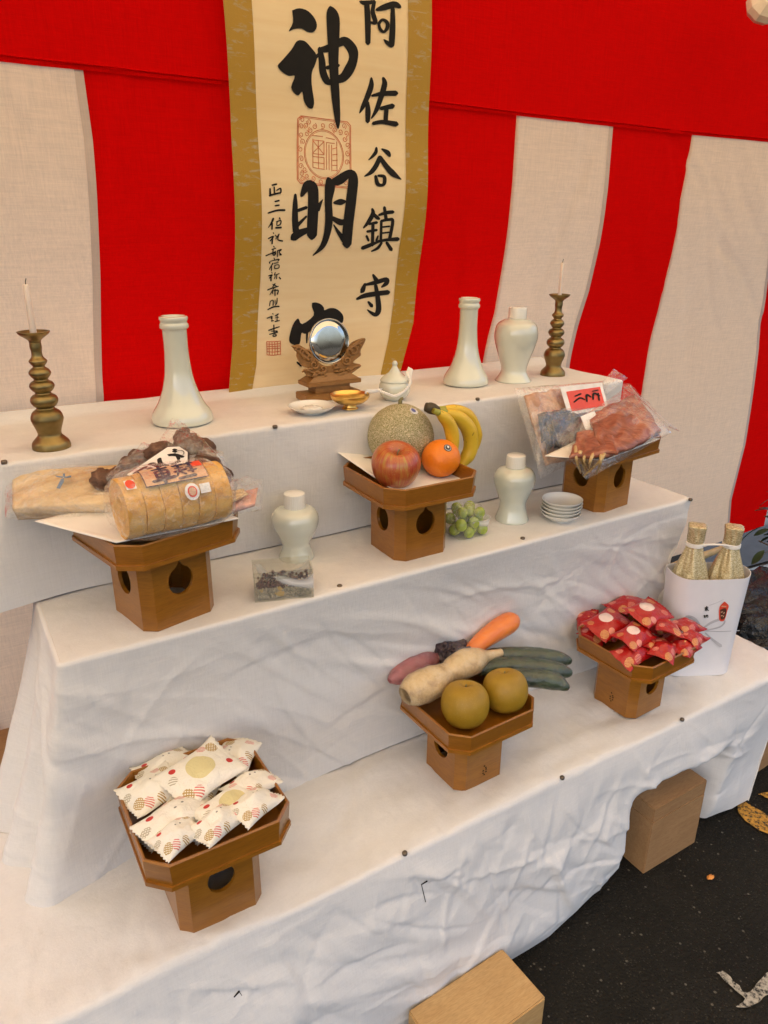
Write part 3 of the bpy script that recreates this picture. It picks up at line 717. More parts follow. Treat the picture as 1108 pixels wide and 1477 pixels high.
for par, z, pts in ((sheet2, T2, [(6, 667), (397, 616), (689, 576)]), (sheet1, T1, [(490, 846), (754, 777), (996, 721)]), (sheet0, T0, [(584, 1231), (811, 1122), (984, 1038), (110, 1261)])):
    for x, y in pts:
        P = onz(x, y, z); k = 1.0 if y < 900 else 1.0
        mesh('pin', *lathe([(.0045, z - .002), (.0048, z + .002), (.0038, z + .0034), (.001, z + .0038)], P, 14), M_pin, par)

# small stitched marks on the lowest sheet
from mathutils.bvhtree import BVHTree
_me = sheet0.data; _bv = BVHTree.FromPolygons([v.co + sheet0.location for v in _me.vertices], [tuple(p.vertices) for p in _me.polygons])
def onsheet(px, py, off):
    d = Vector(ray(px, py)).normalized(); h = _bv.ray_cast(Vector((0, 0, CAMZ)), d)
    return np.array(h[0] - d * (.0012 + off)) if h[0] else onz(px, py, T0)
mesh('stitch_mark', *strokes_mesh([[(608, 1276, .8), (616, 1271, 1.2)], [(608, 1276, .5), (614, 1301, .6)]], [], onsheet, 0), M_ink, sheet0, smooth=False)
mesh('stitch_mark', *strokes_mesh([[(338, 1438, 1.0), (345, 1430, 1.5)], [(345, 1430, .5), (349, 1436, .4)]], [], onsheet, 0), M_ink, sheet0, smooth=False)

# ------------------------------------------------------------------ timber blocks
def timber(label, c, s, rz, mat, groove=True):
    t = thing('timber_block', label, 'timber', (c[0], c[1], c[2]))
    if groove:
        mesh('beam', *box(c, (s[0], s[1], s[2] * .80), rz, .002), mat, t, smooth=False); mesh('beam', *box((c[0], c[1], c[2] + s[2] * .80 - .0006), (s[0] - .0008, s[1] - .0008, s[2] * .20 + .0006), rz, .002), mat, t, smooth=False)
    else: mesh('beam', *box(c, s, rz, .003), mat, t, smooth=False)
    return t
timber('upright sawn timber block pressing the front hem of the sheet', (1.285, .8155, 0), (.185, .062, .192), .0, M_timber2)
timber('pale sawn timber block lying flat with one end under the sheet', (.628, .692, 0), (.226, .118, .090), .04, M_timber, False)
timber('brown timber block beside the far end of the lowest tier', (1.79, .90, 0), (.26, .08, .12), .05, M_timber2)

# ------------------------------------------------------------------ offering stands
def hole_loop(n=40, w=.021, h=.024):
    pts = []
    for k in range(n):
        a = 2 * math.pi * k / n
        r = 1.0
        x, y = math.cos(a) * w, math.sin(a) * h
        tip = math.exp(-((a - math.pi / 2) / .20) ** 2); y += tip * .010; x *= 1 - .25 * math.exp(-((a - math.pi / 2) / .4) ** 2)
        pts.append((x, y))
    return pts
def stand_body(s, h, ch, holes, th=.006):
    # square section with chamfered corners, a pierced opening on the named sides (0 front, 1 right, 2 back, 3 left)
    V = []; F = []
    half = s / 2
    def quad(a, b, c_, d):
        o = len(V); V.extend([a, b, c_, d]); F.append((o, o + 1, o + 2, o + 3))
    for k in range(4):
        M = eul(0, 0, k * math.pi / 2)
        def W(x, y, z): return tuple(M @ np.array((x, y, z)))
        w2 = half - ch
        for dep, flip in ((-half, False), (-half + th, True)):
            ww = w2 if not flip else w2 - th * .4
            if k in holes:
                lp = hole_loop(); cz = h * .56; n = len(lp); o = len(V)
                for (x, y) in lp: V.append(W(x, dep, cz + y))
                for (x, y) in lp:
                    a = math.atan2(y, x); c0, s0 = math.cos(a), math.sin(a)
                    tx = ww / abs(c0) if abs(c0) > 1e-6 else 1e9
                    tz = ((h - cz) if s0 > 0 else cz) / abs(s0) if abs(s0) > 1e-6 else 1e9
                    t = min(tx, tz); V.append(W(c0 * t, dep, cz + s0 * t))
                for i in range(n):
                    j = (i + 1) % n; f = (o + i, o + j, o + n + j, o + n + i); F.append(f if flip else f[::-1])
                # corner fill triangles
                for i in range(n):
                    j = (i + 1) % n
                    p, q = np.array(V[o + n + i]), np.array(V[o + n + j])
                    lx = M.T @ p; lq = M.T @ q
                    if abs(lx[0] - lq[0]) > 1e-5 and abs(lx[2] - lq[2]) > 1e-5:
                        cx_ = math.copysign(ww, lx[0]); cz_ = h if lx[2] > cz else 0
                        V.append(W(cx_, dep, cz_)); f = (o + n + i, o + n + j, len(V) - 1); F.append(f if flip else f[::-1])
                if not flip: o_out = o
                else:
                    for i in range(n):
                        j = (i + 1) % n; F.append((o_out + i, o_out + j, o + j, o + i))
            else:
                a = [W(-ww, dep, 0), W(ww, dep, 0), W(ww, dep, h), W(-ww, dep, h)]
                quad(*(a if not flip else a[::-1]))
        # chamfer
        c1 = (w2, -half); c2 = (half, -w2); i1 = (w2 - th * .4, -half + th); i2 = (half - th, -w2 + th * .4)
        quad(W(*c1, 0), W(*c2, 0), W(*c2, h), W(*c1, h)); quad(W(*i2, 0), W(*i1, 0), W(*i1, h), W(*i2, h))
        quad(W(*c2, 0), W(*c1, 0), W(*i1, 0), W(*i2, 0))
        a, b_ = (w2, -half), (-w2, -half); ia, ib = (w2 - th * .4, -half + th), (-w2 + th * .4, -half + th)
        quad(W(*a, 0), W(*b_, 0), W(*ib, 0), W(*ia, 0))
    return np.array(V), F
def octo(s, ch, flare=0):
    h = s / 2 + flare
    return [(-h + ch, -h), (h - ch, -h), (h, -h + ch), (h, h - ch), (h - ch, h), (-h + ch, h), (-h, h - ch), (-h, -h + ch)]
def ring_prism(loops):
    # loops: list of (octagon points, z) joined in sequence, closed tube
    V = []; n = len(loops[0][0])
    for pts, z in loops: V += [(x, y, z) for x, y in pts]
    F = []
    m = len(loops)
    for i in range(m):
        for j in range(n):
            a = i * n + j; b_ = i * n + (j + 1) % n; c_ = ((i + 1) % m) * n + (j + 1) % n; d = ((i + 1) % m) * n + j
            F.append((a, b_, c_, d))
    return np.array(V), F
def offering_stand(label, cx, cy, z, rz, h, tray, holes, body=.120, rim=.036, stamp=None, ch=.028):
    t = thing('offering_stand', label, 'stand', (cx, cy, z), 'wooden offering stands on the tiers')
    Mz = eul(0, 0, rz); tr = np.array((cx, cy, z))
    hb = h - rim
    V, F = stand_body(body, hb, .016, holes); mesh('body', xform(V, Mz, tr), F, M_wood, t, smooth=False)
    o1 = octo(tray, ch); o2 = octo(tray - .011, ch - .003)
    V, F = ring_prism([(o1, hb - .001), (octo(tray, ch, .0025), h - .002), (octo(tray - .004, ch - .001, .0025), h), (octo(tray - .009, ch - .002, .0025), h - .001), (o2, hb + .005)])
    mesh('rim', xform(V, Mz, tr), F, M_wood, t, smooth=False)
    n = 8; a = octo(tray - .006, ch - .001)
    V = [(x, y, hb) for x, y in a] + [(x, y, hb + .006) for x, y in a]
    F = [tuple(range(n))[::-1], tuple(range(n, 2 * n))] + [(i, (i + 1) % n, (i + 1) % n + n, i + n) for i in range(n)]
    mesh('tray_floor', xform(V, Mz, tr), F, M_wood, t, smooth=False)
    # thin bead under the rim
    V, F = ring_prism([(octo(tray, ch, .0030), hb - .003), (octo(tray, ch, .0030), hb + .004), (octo(tray, ch, -.001), hb + .004), (octo(tray, ch, -.001), hb - .003)])
    mesh('bead', xform(V, Mz, tr), F, M_wood, t, smooth=False)
    if stamp is not None:
        k = stamp; W = Mz @ eul(0, 0, k * math.pi / 2); dots = []
        for i, (dx, dz) in enumerate([(0, 0), (.004, .005), (-.003, .010), (.003, .015), (-.001, .020), (.004, .011), (-.003, .004)]):
            V, F = box((dx + .002, -body / 2 - .0006, .018 + dz), (.0028, .0006, .0022)); dots.append((xform(V, W, tr), F))
        mesh('burn_mark', *join(dots), M_ink, t, smooth=False)
    return t
S = {
 1: offering_stand('wooden offering stand under bagged wheat-gluten roll, plain paper poking past its tray', .246, 1.086, T1, math.radians(13), .165, .200, (0, 3), .124),
 2: offering_stand('wooden offering stand carrying the netted melon and fruit', .722, 1.096, T1, 0, .160, .198, (0, 3), .117),
 3: offering_stand('wooden offering stand under packets of dried squid', 1.228, 1.095, T1, math.radians(7), .165, .196, (0, 3), .118),
 4: offering_stand('wooden offering stand heaped with white patterned sweet packets', .222, .884, T0, 0, .190, .210, (0, 2), .130, .042),
 5: offering_stand('wooden offering stand carrying two brown pears and vegetables', .742, .912, T0, math.radians(2), .165, .198, (2, 3), .117, stamp=0),
 6: offering_stand('wooden offering stand heaped with shiny red sweet packets', 1.190, .900, T0, math.radians(3), .162, .194, (0, 2), .116, stamp=3),
}

# ------------------------------------------------------------------ porcelain, brass and shrine fittings on the top and middle tiers
def turned(name, label, cat, base, z, rows, mat, group=None, parent=None, n=56, k=4, extra=None):
    P, pr = px_profile(base, z, rows, k)
    if extra: pr = np.vstack([pr] + [np.array([e(pr)]) for e in extra])
    o = mesh(name, *lathe(pr, P, n), mat, parent, autosmooth=50)
    if parent is None: tag(o, label, cat, group)
    return o, P, pr
def hollow(pr, depth_, wall=.003):
    # adds an inner wall to an open vessel
    r, z = pr[-1]
    return np.vstack([pr, [(r - wall * .5, z + .0006), (r - wall, z - .001), (r - wall * 1.2, z - depth_), (.0005, z - depth_)]])
def candlestick(label, base, rows):
    P, pr = px_profile(base, T2, rows, 4)
    t = thing('candlestick', label, 'candlestick', (P[0], P[1], T2), 'brass candlesticks on the top tier')
    r, z = pr[-1]
    body = [q for q in pr if True]
    cut = int(len(pr) * .87)
    mesh('stem', *lathe(pr[:cut + 1], P, 48), M_brass, t)
    dish = np.vstack([pr[cut:], [(r * .93, z + .0004), (r * .85, z - .002), (r * .35, z - .008), (.004, z - .0085)]])
    mesh('drip_dish', *lathe(dish, P, 48), M_brass, t)
    return P, z - .0085
LROWS = [(26, 645), (26, 641), (24.5, 636), (20, 631), (16, 626), (17, 619), (21, 608), (22, 602), (19, 594), (12, 588), (16, 584), (18.8, 578), (17, 571.5), (10.5, 566.5), (14, 562.5), (17, 557), (15, 551.5), (9.5, 547.5), (12.5, 543), (15, 538), (13, 533), (8, 528.5), (11, 524), (12.4, 520), (8, 514.5), (7.2, 507), (8.2, 501), (8, 494), (9, 490.5), (13, 487), (20, 482), (22.5, 478)]
PL, zl = candlestick('brass ring-turned candlestick beside the white porcelain trumpet vase at the tier end', (75, 645), LROWS)
RB = (797, 541)
k = 120.0 / 167.0
PR, zr = candlestick('brass ring-turned candlestick beside the lidded porcelain jar', RB, [(a * .68, 541 - (645 - y) * .697) for a, y in LROWS])
def candle(P, z, py_top, r, label):
    zt = hz(P, py_top); t = thing('candle', label, 'candle', (P[0], P[1], z), 'thin white candles in the candlesticks')
    mesh('wax', *lathe([(r * 1.15, z), (r * 1.1, z + .01), (r, z + (zt - z) * .5), (r * .93, zt - .002), (r * .7, zt), (r * .3, zt - .001)], P, 20), M_wax, t)
    mesh('wick', *tube([(P[0], P[1], zt - .002), (P[0] + .0005, P[1], zt + .004), (P[0] + .002, P[1], zt + .0085)], .0007, 6), M_wick, t)
candle(PL, zl, 410, .0046, 'thin white candle standing in the candlestick beside the trumpet vase')
candle(PR, zr, 379, .0040, 'thin white candle standing in the candlestick beside the lidded jar')
VL = [(36, 609), (42, 606.5), (43.5, 602), (41, 593), (32, 579), (24.5, 560), (20, 541), (18.0, 522), (17, 503), (17.2, 482), (17.8, 475), (20.4, 472.5), (20.6, 468), (19.0, 465), (19.6, 462.5), (20.6, 460), (20.4, 457), (19.4, 455.8)]
def vase(label, base, rows):
    P, pr = px_profile(base, T2, rows, 4); o = mesh('trumpet_vase', *lathe(hollow(pr, .05, .005), P, 64), M_porc, autosmooth=60)
    return tag(o, label, 'vase', 'white trumpet vases on the top tier')
vase('tall white porcelain trumpet vase in front of the red curtain panel beside the scroll', (264, 608), VL)
vase('tall white porcelain trumpet vase beside the lidded porcelain jar', (671.5, 554), [(a * .75, 554.5 - (609 - y) * .815) for a, y in VL])
def capped(name, label, base, z, rows, caprows, group, grooves=False):
    P, pr = px_profile(base, z, rows, 4)
    t = thing(name, label, 'jar', (P[0], P[1], z), group)
    mesh('body', *lathe(pr, P, 64), M_porc, t, autosmooth=60)
    pc = []
    for hw, py in caprows:
        zz = hz(P, py); pc.append((hw * depth((P[0], P[1], zz)) / FPX, zz))
    r0, z0 = pc[0]; r1, z1_ = pc[1]
    prof = [(r0 * .9, z0), (r0, z0 + .0015), (r1, z1_ - .003), (r1 * .97, z1_ - .0008), (r1 * .9, z1_), (.001, z1_ + .0003)]
    V, F = lathe(prof, P, 96)
    if grooves:
        V = np.array(V); ang = np.arctan2(V[:, 1] - P[1], V[:, 0] - P[0]); f = 1 + .012 * np.sign(np.sin(ang * 36)); V[:, 0] = P[0] + (V[:, 0] - P[0]) * f; V[:, 1] = P[1] + (V[:, 1] - P[1]) * f
    mesh('cap', V, F, M_white, t, autosmooth=40)
    return t
capped('lidded_jar', 'large white porcelain jar with round cap on the top tier', (740, 549), T2,
       [(24.5, 550), (26, 548), (23, 543.5), (18.8, 536), (18.8, 528), (23.5, 513), (28.5, 498), (31, 487), (30.8, 477), (27.5, 467), (19, 461), (13, 459)], [(13.2, 459.5), (13, 443)], None)
capped('sake_jar', 'small white capped porcelain sake jar behind the clear grain box', (428, 803), T1,
       [(25, 804), (25.5, 801), (22.5, 794), (20.2, 786), (20.2, 781), (26, 770), (32, 759), (34.2, 750), (33.2, 742), (28, 735), (16, 731)], [(15.8, 732), (15.4, 711)], None, True)
capped('sake_jar', 'small white capped porcelain sake jar beside the stacked saucers', (738, 749), T1,
       [(23, 750), (24, 747), (21.5, 739), (19.2, 730), (19.4, 722), (24, 711), (28.8, 698), (30, 690), (28.8, 683), (24, 677), (15, 673.5)], [(14, 674), (13.7, 656)], None, True)
# saucers
def dish(c, z, r, h, mat, foot=.45):
    return lathe(smooth_prof([(r * foot, z), (r * foot, z + h * .12), (r * .62, z + h * .25), (r * .86, z + h * .62), (r, z + h), (r * .985, z + h * 1.04), (r * .95, z + h), (r * .80, z + h * .62), (r * .5, z + h * .36), (.0008, z + h * .33)], 2), c, 56)
P = onz(808, 750, T1)
for k in range(5):
    r = 28.3 * 1.60 / FPX * (1 - .01 * (k % 2)); z = T1 + .0005 + k * .0074
    o = mesh('saucer', *dish((P[0] + rng.uniform(-.0012, .0012), P[1] + rng.uniform(-.0012, .0012)), z, r, .0185, M_white), M_white, autosmooth=60)
    tag(o, 'small white porcelain saucer in the stack of five on the middle tier', 'saucer', 'stacked white saucers')
P = onz(450, 596, T2); o = mesh('saucer', *dish(P, T2 + .001, .0465, .015, M_white), M_white, autosmooth=60)
tag(o, 'single white saucer holding salt on the top tier beside the gilt cup', 'saucer')
o = mesh('salt', *blob((P[0], P[1], T2 + .0095), (.020, .020, .005), 28, 4, .3, 3), M_white); tag(o, 'small white heap of salt in the single saucer', 'salt')
P = onz(505, 590, T2)
t = thing('gilt_cup', 'shallow gilt cup on a narrow foot in front of the mirror stand', 'cup', (P[0], P[1], T2))
zb = hz(P, 583); zt = hz(P, 569)
mesh('foot', *lathe(smooth_prof([(.0165, T2 + .001), (.0160, T2 + .003), (.0135, T2 + (zb - T2) * .5), (.0125, zb + .002)], 3), P, 40), M_gold, t)
mesh('bowl', *lathe(smooth_prof([(.011, zb), (.025, zb + .003), (.036, zb + (zt - zb) * .55), (.0395, zt), (.0385, zt + .0006), (.034, zt - .006), (.016, zb + .006), (.0006, zb + .0055)], 3), P, 56), M_gold, t)
# water pot
P, pr = px_profile((569, 576), T2, [(13, 576), (15, 574), (20, 569), (22.6, 562), (22.3, 555), (20, 550), (18, 548)], 4)
t = thing('water_pot', 'small round white porcelain water pot with pointed lid and white cord', 'pot', (P[0], P[1], T2))
mesh('body', *lathe(pr, P, 48), M_porc, t)
lid = [(hw * depth(P) / FPX, hz(P, py)) for hw, py in [(20.5, 550), (20.8, 548), (19, 545), (15, 541.5), (9, 537), (5.5, 532), (3.4, 527.5), (4.2, 524.5), (2.6, 521), (.6, 520)]]
pl_ = mesh('lid', *lathe(smooth_prof(lid, 4), P, 48), M_porc, t)
dP = depth(P)
def nearpot(x, y, back=0.0):
    Pn = ony(x, y, P[1] - .042 + back); return Pn
cord = [nearpot(x, y, b_) for x, y, b_ in [(588, 541, .02), (592, 551, .008), (586, 561, .002), (577, 568, -.001), (568, 571, -.002), (556, 567, .0), (546, 563, .01)]]
C = spline(cord, 8); V1, F1 = tube(C + np.c_[.0012 * np.sin(np.arange(len(C)) * 1.3), 0 * C[:, 0], .0012 * np.cos(np.arange(len(C)) * 1.3)], .0022, 8)
V2, F2 = tube(C - np.c_[.0012 * np.sin(np.arange(len(C)) * 1.3), 0 * C[:, 0], .0012 * np.cos(np.arange(len(C)) * 1.3)], .0022, 8)
mesh('cord', *join([(V1, F1), (V2, F2)]), M_paper, t)
Vt, Ft, uv = slab([nearpot(583, 545, .022), nearpot(592, 552, .012), nearpot(596, 533, .02), nearpot(589, 529, .03)], .002, 10, 10, .002, 4, .003)
mesh('tassel', Vt, Ft, M_paper, t)
Vt, Ft, uv = slab([nearpot(548, 566, .01), nearpot(552, 560, .012), nearpot(528, 562, .012), nearpot(526, 568, .01)], .0015, 10, 10, .002, 5, .002)
mesh('tassel', Vt, Ft, M_paper, t)

# mirror and its carved stand
PM = onz(474, 574, T2); ym = PM[1]
t = thing('mirror_stand', 'carved wooden cloud-shaped stand holding the round shrine mirror', 'stand', (PM[0], PM[1], T2))
mesh('base_plank', *box((PM[0], ym, T2 + .001), (.128, .055, .015), 0, .0015), M_carve, t, smooth=False)
mesh('base_block', *box((PM[0] + .002, ym, T2 + .016), (.082, .036, .0155), 0, .001), M_carve, t, smooth=False)
V, F = box((PM[0] + .004, ym, T2 + .0316), (.125, .050, .009), 0, .001); mesh('upper_plank', V, F, M_carve, t, smooth=False)
bm = bmesh.new(); bmesh.ops.create_cube(bm, size=1)
for v in bm.verts:
    up_ = v.co.z > 0; v.co = Vector((PM[0] + .004 + v.co.x * (.07 if up_ else .118), ym + v.co.y * (.025 if up_ else .046), T2 + .0408 + (.016 if up_ else 0)))
bm.verts.index_update(); V = [tuple(v.co) for v in bm.verts]; F = [tuple(v.index for v in f.verts) for f in bm.faces]; bm.free()
mesh('sloped_block', V, F, M_carve, t, smooth=False)
OUT = [(85,590),(170,570),(260,620),(340,690),(400,760),(470,820),(540,835),(620,805),(690,760),(740,700),(790,590),(850,530),(970,490),(1000,520),(940,640),(945,700),(900,740),(850,790),(935,815),(935,850),(860,900),(800,960),(770,1020),(640,1030),(500,1030),(420,1030),(380,1000),(300,960),(240,910),(250,880),(300,870),(230,840),(190,800),(150,720),(150,670),(120,630)]
def cf(u, v, dy=0.0): return ony(410 + .1173 * u, 430 + .1173 * v, ym + dy)
from mathutils.geometry import tessellate_polygon
Pc = smooth_prof([(*q, 0) for q in OUT + OUT[:1]], 3)[:-1, :2]
m = len(Pc); cen = np.array((545, 900))
rings = [(1.0, .012), (1.0, -.008), (.965, -.013)]
V = []
for sc_, dy in rings:
    for p in Pc:
        q = cen + (p - cen) * sc_; V.append(cf(q[0], q[1], dy))
F = grid_faces(3, m, 0, True)
tri = tessellate_polygon([[Vector((p[0], p[1], 0)) for p in Pc]])
F += [tuple(i + 2 * m for i in f) for f in tri] + [tuple(f)[::-1] for f in tri]
cb = mesh('carved_cloud', V, F, M_carve, t, smooth=False)
def curl(cu, cv, r, turns, dirn, ph, w=.0028):
    pts = []
    for u in np.linspace(0, 1, 22):
        a = ph + dirn * turns * 2 * math.pi * u; rr = r * (1 - .8 * u); pts.append(cf(cu + rr * math.cos(a), cv + rr * math.sin(a), -.0135 - .002 * u))
    return tube(pts, np.linspace(w, w * .6, len(pts)), 7)
for cu, cv, r, tu, d_, ph in [(850, 650, 75, 1.4, 1, 2), (770, 770, 60, 1.4, -1, 4), (270, 700, 80, 1.4, -1, 1), (370, 820, 60, 1.4, 1, 5), (900, 590, 40, 1, -1, 0), (180, 640, 40, 1, 1, 3), (640, 830, 40, 1.2, 1, 1), (480, 870, 45, 1.2, -1, 2)]:
    mesh('curl', *curl(cu, cv, r, tu, d_, ph), M_carve, cb)
rk = np.random.RandomState(5)
for k in range(26):
    u0 = rk.uniform(300, 820); v0 = rk.uniform(880, 985); s_ = 1 if u0 > 545 else -1
    ln = rk.uniform(50, 110)
    if abs(u0 + s_ * ln - 545) > 330: ln = 30
    pts = spline([cf(u0, v0, -.013), cf(u0 + s_ * ln * .5, v0 - rk.uniform(0, 30), -.016), cf(u0 + s_ * ln, v0 - rk.uniform(-10, 25), -.0135)], 4)
    mesh('feather', *tube(pts, np.interp(np.arange(len(pts)), [0, len(pts) / 2, len(pts)], [.0012, .003, .001]), 6), M_carve, cb)
for s_, pts in ((1, [(800, 640), (860, 570), (960, 500)]), (1, [(840, 600), (900, 560), (985, 520)]), (-1, [(320, 720), (230, 630), (110, 595)]), (-1, [(300, 760), (200, 680), (140, 640)]), (1, [(780, 900), (860, 850), (925, 830)]), (1, [(780, 940), (840, 900), (890, 870)]), (-1, [(380, 930), (300, 890), (255, 890)])):
    pp = spline([cf(u, v, -.0135) for u, v in pts], 5); mesh('feather', *tube(pp, np.linspace(.0042, .0016, len(pp)), 7), M_carve, cb)
MC = cf(550, 530, -.002); mr = 32.0 * depth(MC) / FPX
t = thing('mirror', 'round polished metal shrine mirror resting in the carved stand', 'mirror', (MC[0], MC[1], MC[2] - mr))
def disc_y(prof, c, n=64):
    V, F = lathe(prof, (0, 0), n); Mx = eul(math.radians(90 - 6), 0, 0); return xform(V, Mx, c), F
mesh('rim', *disc_y([(mr * .97, -.003), (mr, -.001), (mr, .003), (mr * .985, .0044), (mr * .955, .0042), (mr * .95, .003)], MC), M_steelrim, t)
mesh('face', *disc_y([(mr * .95, -.001), (mr * .952, .0032), (mr * .6, .0042), (.001, .0046)], MC), M_steel, t)

# ------------------------------------------------------------------ paper sheets on the stands
def paper(label, cs, seed, sag=.006):
    V, F, uv = slab(cs, .0012, 22, 22, .0014, seed, -.002, 3, sag); o = mesh('paper_sheet', V, F, M_paper); return tag(o, label, 'paper', None)
Zt = T1 + .168
paper('white paper sheet under the wheat-gluten roll with one corner jutting out past the tray', [onz(50, 752, Zt + .004), onz(168, 783, Zt + .001), onz(345, 748, Zt + .001), onz(250, 705, Zt + .002)], 3, .001)
paper('white paper sheet under the melon, its narrow corner sticking up', [onz(473, 643, T1 + .180), onz(580, 716, T1 + .1325), onz(668, 690, T1 + .1325), onz(585, 650, T1 + .1325)], 5, .0)
paper('white paper sheet under the dried squid packets', [onz(786, 658, Zt), onz(872, 664, Zt), onz(952, 633, Zt), onz(860, 622, Zt)], 6, .001)

# ------------------------------------------------------------------ fruit on the middle tier
def cell_mat(name, base, net, scale, rough=.7, th=.06):
    b = NB(name); c = b.coord(); v = b.n('ShaderNodeTexVoronoi'); v.feature = 'DISTANCE_TO_EDGE'; v.inputs['Scale'].default_value = scale
    d = b.n('ShaderNodeMix'); d.data_type = 'RGBA'; d.inputs[0].default_value = .06
    nz = b.n('ShaderNodeTexNoise'); nz.inputs['Scale'].default_value = scale * .6; b.l(c, nz.inputs['Vector']); b.l(c, d.inputs[6]); b.l(nz.outputs['Color'], d.inputs[7]); b.l(d.outputs[2], v.inputs['Vector'])
    m = b.ramp(v.outputs['Distance'], [(th * .6, (1, 1, 1)), (th * 1.9, (0, 0, 0))])
    big = b.noise(c, 14, 3); bc = b.mix(big, tuple(x * .75 for x in base), tuple(x * 1.2 for x in base))
    b.bsdf(b.mix(m, bc, net), rough, b.bump(m, .7, .003)); return b.m
M_melon = cell_mat('netted_rind', (.30, .28, .10), (.74, .65, .43), 150, .7, .085)
zf = T1 + .131
MR = .0655; P = onz(578, 629, zf + MR)
t = thing('melon', 'netted muskmelon at the back of the fruit stand', 'melon', (P[0], P[1], zf))
V, F = blob((0, 0, 0), (MR, MR, MR * .97), 64, 2, .015, 1.5); mesh('rind', np.array(V) + P, F, M_melon, t)
M_stem = simple('dry_stem', (.22, .19, .08), .8)
mesh('stem', *tube(spline([P + np.array((0, .004, MR * .95)), P + np.array((.001, .004, MR + .006)), P + np.array((.006, .003, MR + .009))], 4), [.004] * 4 + [.003] * 5, 8), M_stem, t)
def sticker(parent, c, normal, r, col, mark_col, surf_r=None):
    n = Vector(normal).normalized(); q = n.to_track_quat('Z', 'Y').to_matrix()
    c = np.array(c)
    def cap(r0, lift, nn=28, sx=1.0):
        V = []; rows = 5
        for i in range(rows):
            rr = r0 * i / (rows - 1)
            for j in range(nn):
                a = 2 * math.pi * j / nn; x, y = rr * math.cos(a) * sx, rr * math.sin(a)
                z = (math.sqrt(max(surf_r ** 2 - x * x - y * y, 0)) - surf_r) if surf_r else 0
                V.append(c + np.array(q @ Vector((x, y, z + lift))))
        return np.array(V), grid_faces(rows, nn, 0, True)
    s_ = mesh('sticker', *cap(r, .0006), col, parent)
    return s_, cap
M_stw = simple('sticker_white', (.75, .74, .72), .4); M_stk = simple('sticker_black', (.03, .03, .03), .4); M_stb = simple('sticker_blue', (.10, .13, .35), .4); M_str = simple('sticker_red', (.65, .05, .03), .4)
to_cam = lambda P_: np.array([0, 0, CAMZ]) - np.asarray(P_)
def surf_point(C_, R_, px, py):
    d = ray(px, py); d = d / np.linalg.norm(d); o_ = np.array([0, 0, CAMZ]) - np.asarray(C_)
    bq = o_ @ d; cq = o_ @ o_ - R_ * R_; disc_ = max(bq * bq - cq, 0); tt = -bq - math.sqrt(disc_)
    hit = o_ + d * tt; return np.asarray(C_) + hit, hit / np.linalg.norm(hit)
sp_, sn_ = surf_point(P, MR * 1.0, 597, 593)
st_, cap = sticker(t, sp_, sn_, .0085, M_stw, None, MR)
V, F = cap(.0055, .0011, 20, .8); mesh('print', V + np.array((-.001, 0, .0012)), F, M_stb, st_)
# apple
b = NB('apple_skin'); c = b.coord('Object')
sep = b.n('ShaderNodeSeparateXYZ'); b.l(c, sep.inputs[0])
ang = b.math('ARCTAN2', sep.outputs[1], sep.outputs[0])
cmb = b.n('ShaderNodeCombineXYZ'); b.l(b.math('MULTIPLY', ang, 7.0), cmb.inputs[0]); b.l(b.math('MULTIPLY', sep.outputs[2], 18.0), cmb.inputs[1])
stk = b.noise(cmb.outputs[0], 1.6, 5, .65, .3); big = b.noise(c, 22, 2)
f = b.math('ADD', b.math('MULTIPLY', stk, .7), b.math('MULTIPLY', big, .5))
cc = b.ramp(f, [(.45, (.42, .27, .05)), (.56, (.45, .13, .035)), (.72, (.36, .035, .02))])
vd = b.n('ShaderNodeTexVoronoi'); vd.inputs['Scale'].default_value = 260; b.l(c, vd.inputs['Vector'])
cc = b.mix(b.math('MULTIPLY', b.math('LESS_THAN', vd.outputs['Distance'], .13), .7), cc, (.55, .42, .20)); b.bsdf(cc, .3, None, **{'Coat Weight': .3, 'Coat Roughness': .2}); M_apple = b.m
AR = .0455; P = onz(571, 671, zf + AR * .93)
t = thing('apple', 'red and yellow streaked apple in front of the melon', 'apple', (P[0], P[1], zf))
pr = [(.004, -.78), (.22, -.86), (.42, -.86), (.68, -.70), (.90, -.36), (1.0, .06), (.96, .38), (.80, .65), (.58, .79), (.40, .79), (.24, .68), (.10, .50), (.004, .42)]
V, F = lathe(smooth_prof([(r * AR, z * AR) for r, z in pr], 4), (0, 0), 56)
tilt = eul(math.radians(20), math.radians(-6), 0)
mesh('flesh', xform(V, tilt, P), F, M_apple, t, loc=P)
a_ = tilt @ np.array((0, 0, AR * .42)); mesh('stem', *tube([P + a_, P + a_ + np.array((.001, -.001, .008)), P + a_ + np.array((.004, -.002, .014))], [.0014, .0012, .0016], 7), M_stem, t)
# orange
b = NB('orange_peel'); c = b.coord(); v = b.n('ShaderNodeTexVoronoi'); v.inputs['Scale'].default_value = 420; b.l(c, v.inputs['Vector'])
b.bsdf(b.ramp(b.noise(c, 18, 3), [(.3, (.78, .19, .008)), (.7, (.86, .26, .012))]), .4, b.bump(v.outputs['Distance'], .35, .0012)); M_or = b.m
ORr = .0375; P = onz(636, 661, zf + ORr)
t = thing('orange', 'bright orange with a round black sticker', 'orange', (P[0], P[1], zf))
V, F = blob((0, 0, 0), (ORr, ORr, ORr * .96), 48, 8, .012, 1.5); mesh('peel', np.array(V) + P, F, M_or, t)
sp_, sn_ = surf_point(P, ORr * .985, 646, 646)
st_, cap = sticker(t, sp_, sn_, .0078, M_stk, None, ORr)
V, F = cap(.0062, .0011, 24); mesh('print', V, F, M_stw, st_); V, F = cap(.0054, .0015, 24); mesh('print', V, F, M_stk, st_)
V, F = cap(.0026, .0019, 18, .8); mesh('print', V + np.array((0, 0, .001)), F, M_stw, st_)
